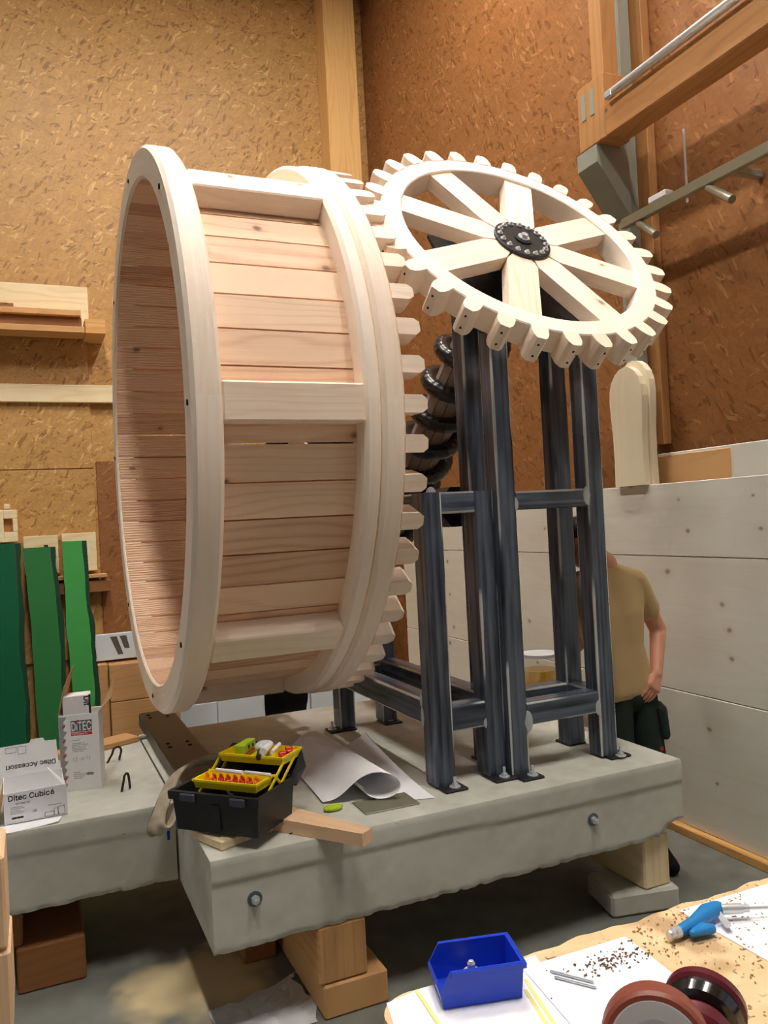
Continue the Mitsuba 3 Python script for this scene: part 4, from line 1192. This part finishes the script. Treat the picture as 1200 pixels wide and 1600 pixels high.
part(t, 'head', cyl(pt(1.078, 1.092, .018), pt(1.108, 1.079, .018), .009, 18), 'zinc', 40)
part(t, 'trigger', hull([pt(1.06, 1.08, .014), pt(1.07, 1.085, .02), pt(1.052, 1.058, .010), pt(1.06, 1.056, .016), pt(1.072, 1.075, .010), pt(1.066, 1.06, .008)]), 'zinc')
part(t, 'nozzle', tube([pt(1.108, 1.079, .018), pt(1.118, 1.074, .018), pt(1.119, 1.0735, .018), pt(1.22, 1.03, .016)], [.007, .0065, .003, .0025], 12), 'zinc', 40)
for k, (a_, b_) in enumerate((((.732, 1.092), (.772, 1.036)), ((.728, 1.076), (.766, 1.022)))):
    solo('steel_pin', cyl(V(*a_, TZ + .0075), V(*b_, TZ + .0075), .0026, 10), 'zinc', ('upper', 'lower')[k] + ' thin steel pin lying on the paper behind the brown wheel', 'pin', 40)

# castor wheel and black ear cup
WA = norm((-.62, -.74, .18))
wc = V(.692, .808, TZ + .0670)
t = thing('castor_wheel', 'brown red plastic wheel with a pale core standing on the table', 'wheel')
part(t, 'tyre', lathe([(.056, -.022), (.062, -.022), (.066, -.017), (.067, 0), (.066, .017), (.062, .022), (.056, .022)], wc, WA, 56), 'tyre', 50)
part(t, 'core', lathe([(.056, .022), (.054, .019), (.052, .012), (.030, .008), (.014, .010), (0, .010)], wc, WA, 48), 'wheel_core', 50)
part(t, 'core_back', lathe([(0, -.012), (.052, -.012), (.056, -.022)], wc, WA, 40), 'wheel_core', 50)
t = thing('ear_cup', 'black and dark red round cup lying behind the brown wheel', 'ear protector')
A2 = norm((.80, .58, .16)); ec = V(.800, .838, TZ + .054)
part(t, 'cushion', lathe([(.020, -.016), (.036, -.020), (.048, -.014), (.052, 0), (.049, .010), (.040, .014)], ec, A2, 44), 'black_gloss', True)
part(t, 'inner', lathe([(0, -.004), (.030, -.012)], ec, A2, 32), 'black_plastic', True)
part(t, 'shell', lathe([(.049, .006), (.054, .012), (.053, .024), (.043, .036), (.022, .043), (0, .045)], ec, A2, 44), 'maroon', True)
part(t, 'collar', lathe([(.0, -.060), (.040, -.058), (.046, -.050), (.047, -.034), (.040, -.024), (.0, -.022)], ec, A2, 40), 'maroon', 40)

# ---------------------------------------------------------------- the man behind the tower
def limb(js):
    js = [(V(*p), r) for p, r in js]
    m = m3.Manifold()
    for (p, r), (q, s) in zip(js[:-1], js[1:]):
        m = m + m3.Manifold.batch_hull([m3.Manifold.sphere(r, 24).translate(tuple(p)), m3.Manifold.sphere(s, 24).translate(tuple(q))])
    return m


def soft(m, l=.012, it=14):
    mm = m.refine_to_length(l).to_mesh()
    q = trimesh.Trimesh(np.array(mm.vert_properties[:, :3]), np.array(mm.tri_verts))
    trimesh.smoothing.filter_taubin(q, iterations=it)
    return q


NECK, HEAD = (2.105, 2.60, 1.20), V(1.995, 2.60, 1.285)
SL, SR_ = (2.243, 2.60, 1.115), (1.985, 2.60, 1.125)
EL, WL = (2.378, 2.625, .905), (2.285, 2.545, .745)
ER, WR = (2.065, 2.70, .905), (2.035, 2.76, .83)
body = limb([(NECK, .045), ((2.055, 2.60, 1.24), .040), (HEAD, .055)])
fd = norm((-.62, -.70, -.22))                        # he looks down to his right
up = norm(V(-.25, -.05, 1) - fd * (V(-.25, -.05, 1) @ fd)); sd = np.cross(fd, up)
def hp(s, f, u_): return tuple(HEAD + sd * s + fd * f + up * u_)


body = body + m3.Manifold.batch_hull([m3.Manifold.sphere(r, 24).translate(hp(*p)) for r, p in ((.064, (0, -.012, .030)), (.056, (0, .012, .02)), (.040, (.018, .018, -.045)), (.040, (-.018, .018, -.045)), (.024, (0, .045, -.070)))])
body = body + m3.Manifold.batch_hull([m3.Manifold.sphere(r, 12).translate(hp(*p)) for r, p in ((.007, (0, .068, .01)), (.011, (0, .082, -.022)), (.008, (.010, .070, -.026)), (.008, (-.010, .070, -.026)))])
for s in (-1, 1):
    body = body + m3.Manifold.batch_hull([m3.Manifold.sphere(.008, 10).translate(hp(*p)) for p in ((s * .066, -.01, .012), (s * .072, -.02, .0), (s * .064, -.008, -.026))])
body = body + m3.Manifold.batch_hull([m3.Manifold.sphere(.006, 10).translate(hp(*p)) for p in ((.018, .058, -.048), (0, .066, -.047), (-.018, .058, -.048))])
body = body + limb([(SL, .040), (EL, .034), (WL, .024)]) + limb([(SR_, .040), (ER, .033), (WR, .023)])
body = body + m3.Manifold.batch_hull([m3.Manifold.sphere(r, 20).translate(p) for r, p in ((.040, SL), (.040, SR_), (.045, (2.12, 2.60, 1.10)), (.055, (2.16, 2.61, .80)))])


def hand(w, d, across, curl, thumb):
    d, across = norm(d), norm(across); nrm = np.cross(d, across)
    w = V(*w)
    m = m3.Manifold.batch_hull([m3.Manifold.sphere(.016, 14).translate(tuple(w + d * a + across * b_)) for a, b_ in ((.0, .008), (.0, -.008), (.058, .022), (.062, -.020))])
    for k in range(4):
        o = w + d * .066 + across * (.024 - .0155 * k)
        ln = (.026, .030, .028, .022)[k]; q = o; dd = d
        js = [(w + d * .04 + across * (.020 - .013 * k), .0088), (o, .0086)]
        for seg, r in ((1.0, .0078), (.8, .0072), (.65, .0064)):
            dd = norm(dd + nrm * curl); q = q + dd * ln * seg; js.append((q, r))
        m = m + limb(js)
    o = w + d * .02 + across * thumb * .022
    m = m + limb([(w + d * .012 + across * thumb * .01, .012), (o + across * thumb * .018 + d * .018 + nrm * .01, .0095), (o + across * thumb * .022 + d * .044 + nrm * .022, .0078)])
    return m


body = body + hand(WL, (-.55, -.22, -.82), (-.80, .0, .55), .42, 1) + hand(WR, (-.2, .1, -.97), (-.6, .7, .1), .3, 1)
HL, HR_ = (2.255, 2.62, .70), (2.135, 2.62, .70)
KL, KR, AL, AR = (2.27, 2.575, .385), (2.12, 2.59, .39), (2.235, 2.56, .075), (2.115, 2.62, .075)
body = body + limb([(HL, .06), (KL, .04), (AL, .028)]) + limb([(HR_, .06), (KR, .04), (AR, .028)])
man = thing('person', 'man in beige T-shirt and dark work trousers behind the right end of slab', 'person')
part(man, 'body', soft(body, .010, 8), 'skin', True)
hb = m3.Manifold.batch_hull([m3.Manifold.sphere(r, 24).translate(hp(*p)) for r, p in ((.069, (0, -.018, .040)), (.060, (0, .006, .046)), (.050, (0, -.035, -.015)), (.052, (0, -.03, .0)))])
cutp_ = m3.Manifold.batch_hull([m3.Manifold.sphere(.05, 20).translate(hp(*p)) for p in ((.03, .085, .0), (-.03, .085, .0), (.03, .09, -.09), (-.03, .09, -.09), (.02, .04, -.06), (-.02, .04, -.06))])
part(man, 'hair', soft(hb - cutp_, .012, 5), 'hair', True, 'short dark hair')
for s in (-1, 1):
    part(man, 'eye', place(trimesh.creation.icosphere(2, .0075), None, hp(s * .022, .056, .012)), 'white_plastic', True)
sh = m3.Manifold.batch_hull([m3.Manifold.sphere(r, 24).translate(p) for r, p in ((.054, (2.225, 2.60, 1.118)), (.054, (2.0, 2.60, 1.125)), (.045, (2.115, 2.60, 1.165)), (.072, (2.19, 2.60, 1.0)), (.072, (2.04, 2.60, 1.0)), (.068, (2.065, 2.60, .86)), (.066, (2.195, 2.605, .86)))])
sh = sh + m3.Manifold.batch_hull([m3.Manifold.sphere(r, 24).translate(p) for r, p in ((.068, (2.065, 2.60, .86)), (.066, (2.195, 2.605, .86)), (.074, (2.10, 2.61, .70)), (.074, (2.235, 2.61, .70)))])
for (s_, e_) in ((SL, EL), (SR_, ER)):
    q = V(*s_) + (V(*e_) - V(*s_)) * .55
    sh = sh + limb([(s_, .055), (tuple(q), .05)])
sh = sh.trim_by_plane((0, 0, 1), .655)
part(man, 'shirt', soft(sh, .014, 10), 'shirt', True, 'beige T-shirt')
tr = m3.Manifold.batch_hull([m3.Manifold.sphere(.07, 24).translate(p) for p in (HL, HR_, (2.195, 2.61, .66))]) + limb([(HL, .068), (KL, .055), ((2.24, 2.565, .12), .045)]) + limb([(HR_, .068), (KR, .055), ((2.115, 2.615, .12), .045)])
tr = tr + m3.Manifold.batch_hull([m3.Manifold.sphere(.02, 14).translate(p) for p in ((2.295, 2.535, .60), (2.335, 2.60, .60), (2.30, 2.53, .50), (2.335, 2.60, .50))])
tr = tr.trim_by_plane((0, 0, 1), .10).trim_by_plane((0, 0, -1), -.735)
kt = part(man, 'trousers', soft(tr, .014, 8), 'trousers', True, 'dark green work trousers')
part(kt, 'badge', place(trimesh.creation.cylinder(.009, .003, sections=14), frame((.1, -1, 0))[:, [1, 2, 0]], (2.262, 2.512, .455)), 'red_ink', label='small red badge')
for A, toe in ((AL, (2.205, 2.43, .03)), (AR, (2.07, 2.50, .03))):
    sm = m3.Manifold.batch_hull([m3.Manifold.sphere(r, 18).translate(p) for r, p in ((.038, (A[0], A[1], .075)), (.032, (A[0], A[1] + .03, .034)), (.030, toe), (.034, ((A[0] + toe[0]) / 2, (A[1] + toe[1]) / 2, .042)))]).trim_by_plane((0, 0, 1), .002)
    ks = part(man, 'shoe', soft(sm, .012, 4), 'black_cloth', True)
    part(ks, 'red_panel', place(trimesh.creation.icosphere(2, .026), np.diag([1.35, .8, .8]), (toe[0] + .012, toe[1] + .02, .035)), 'red_plastic', True, 'red side panel')
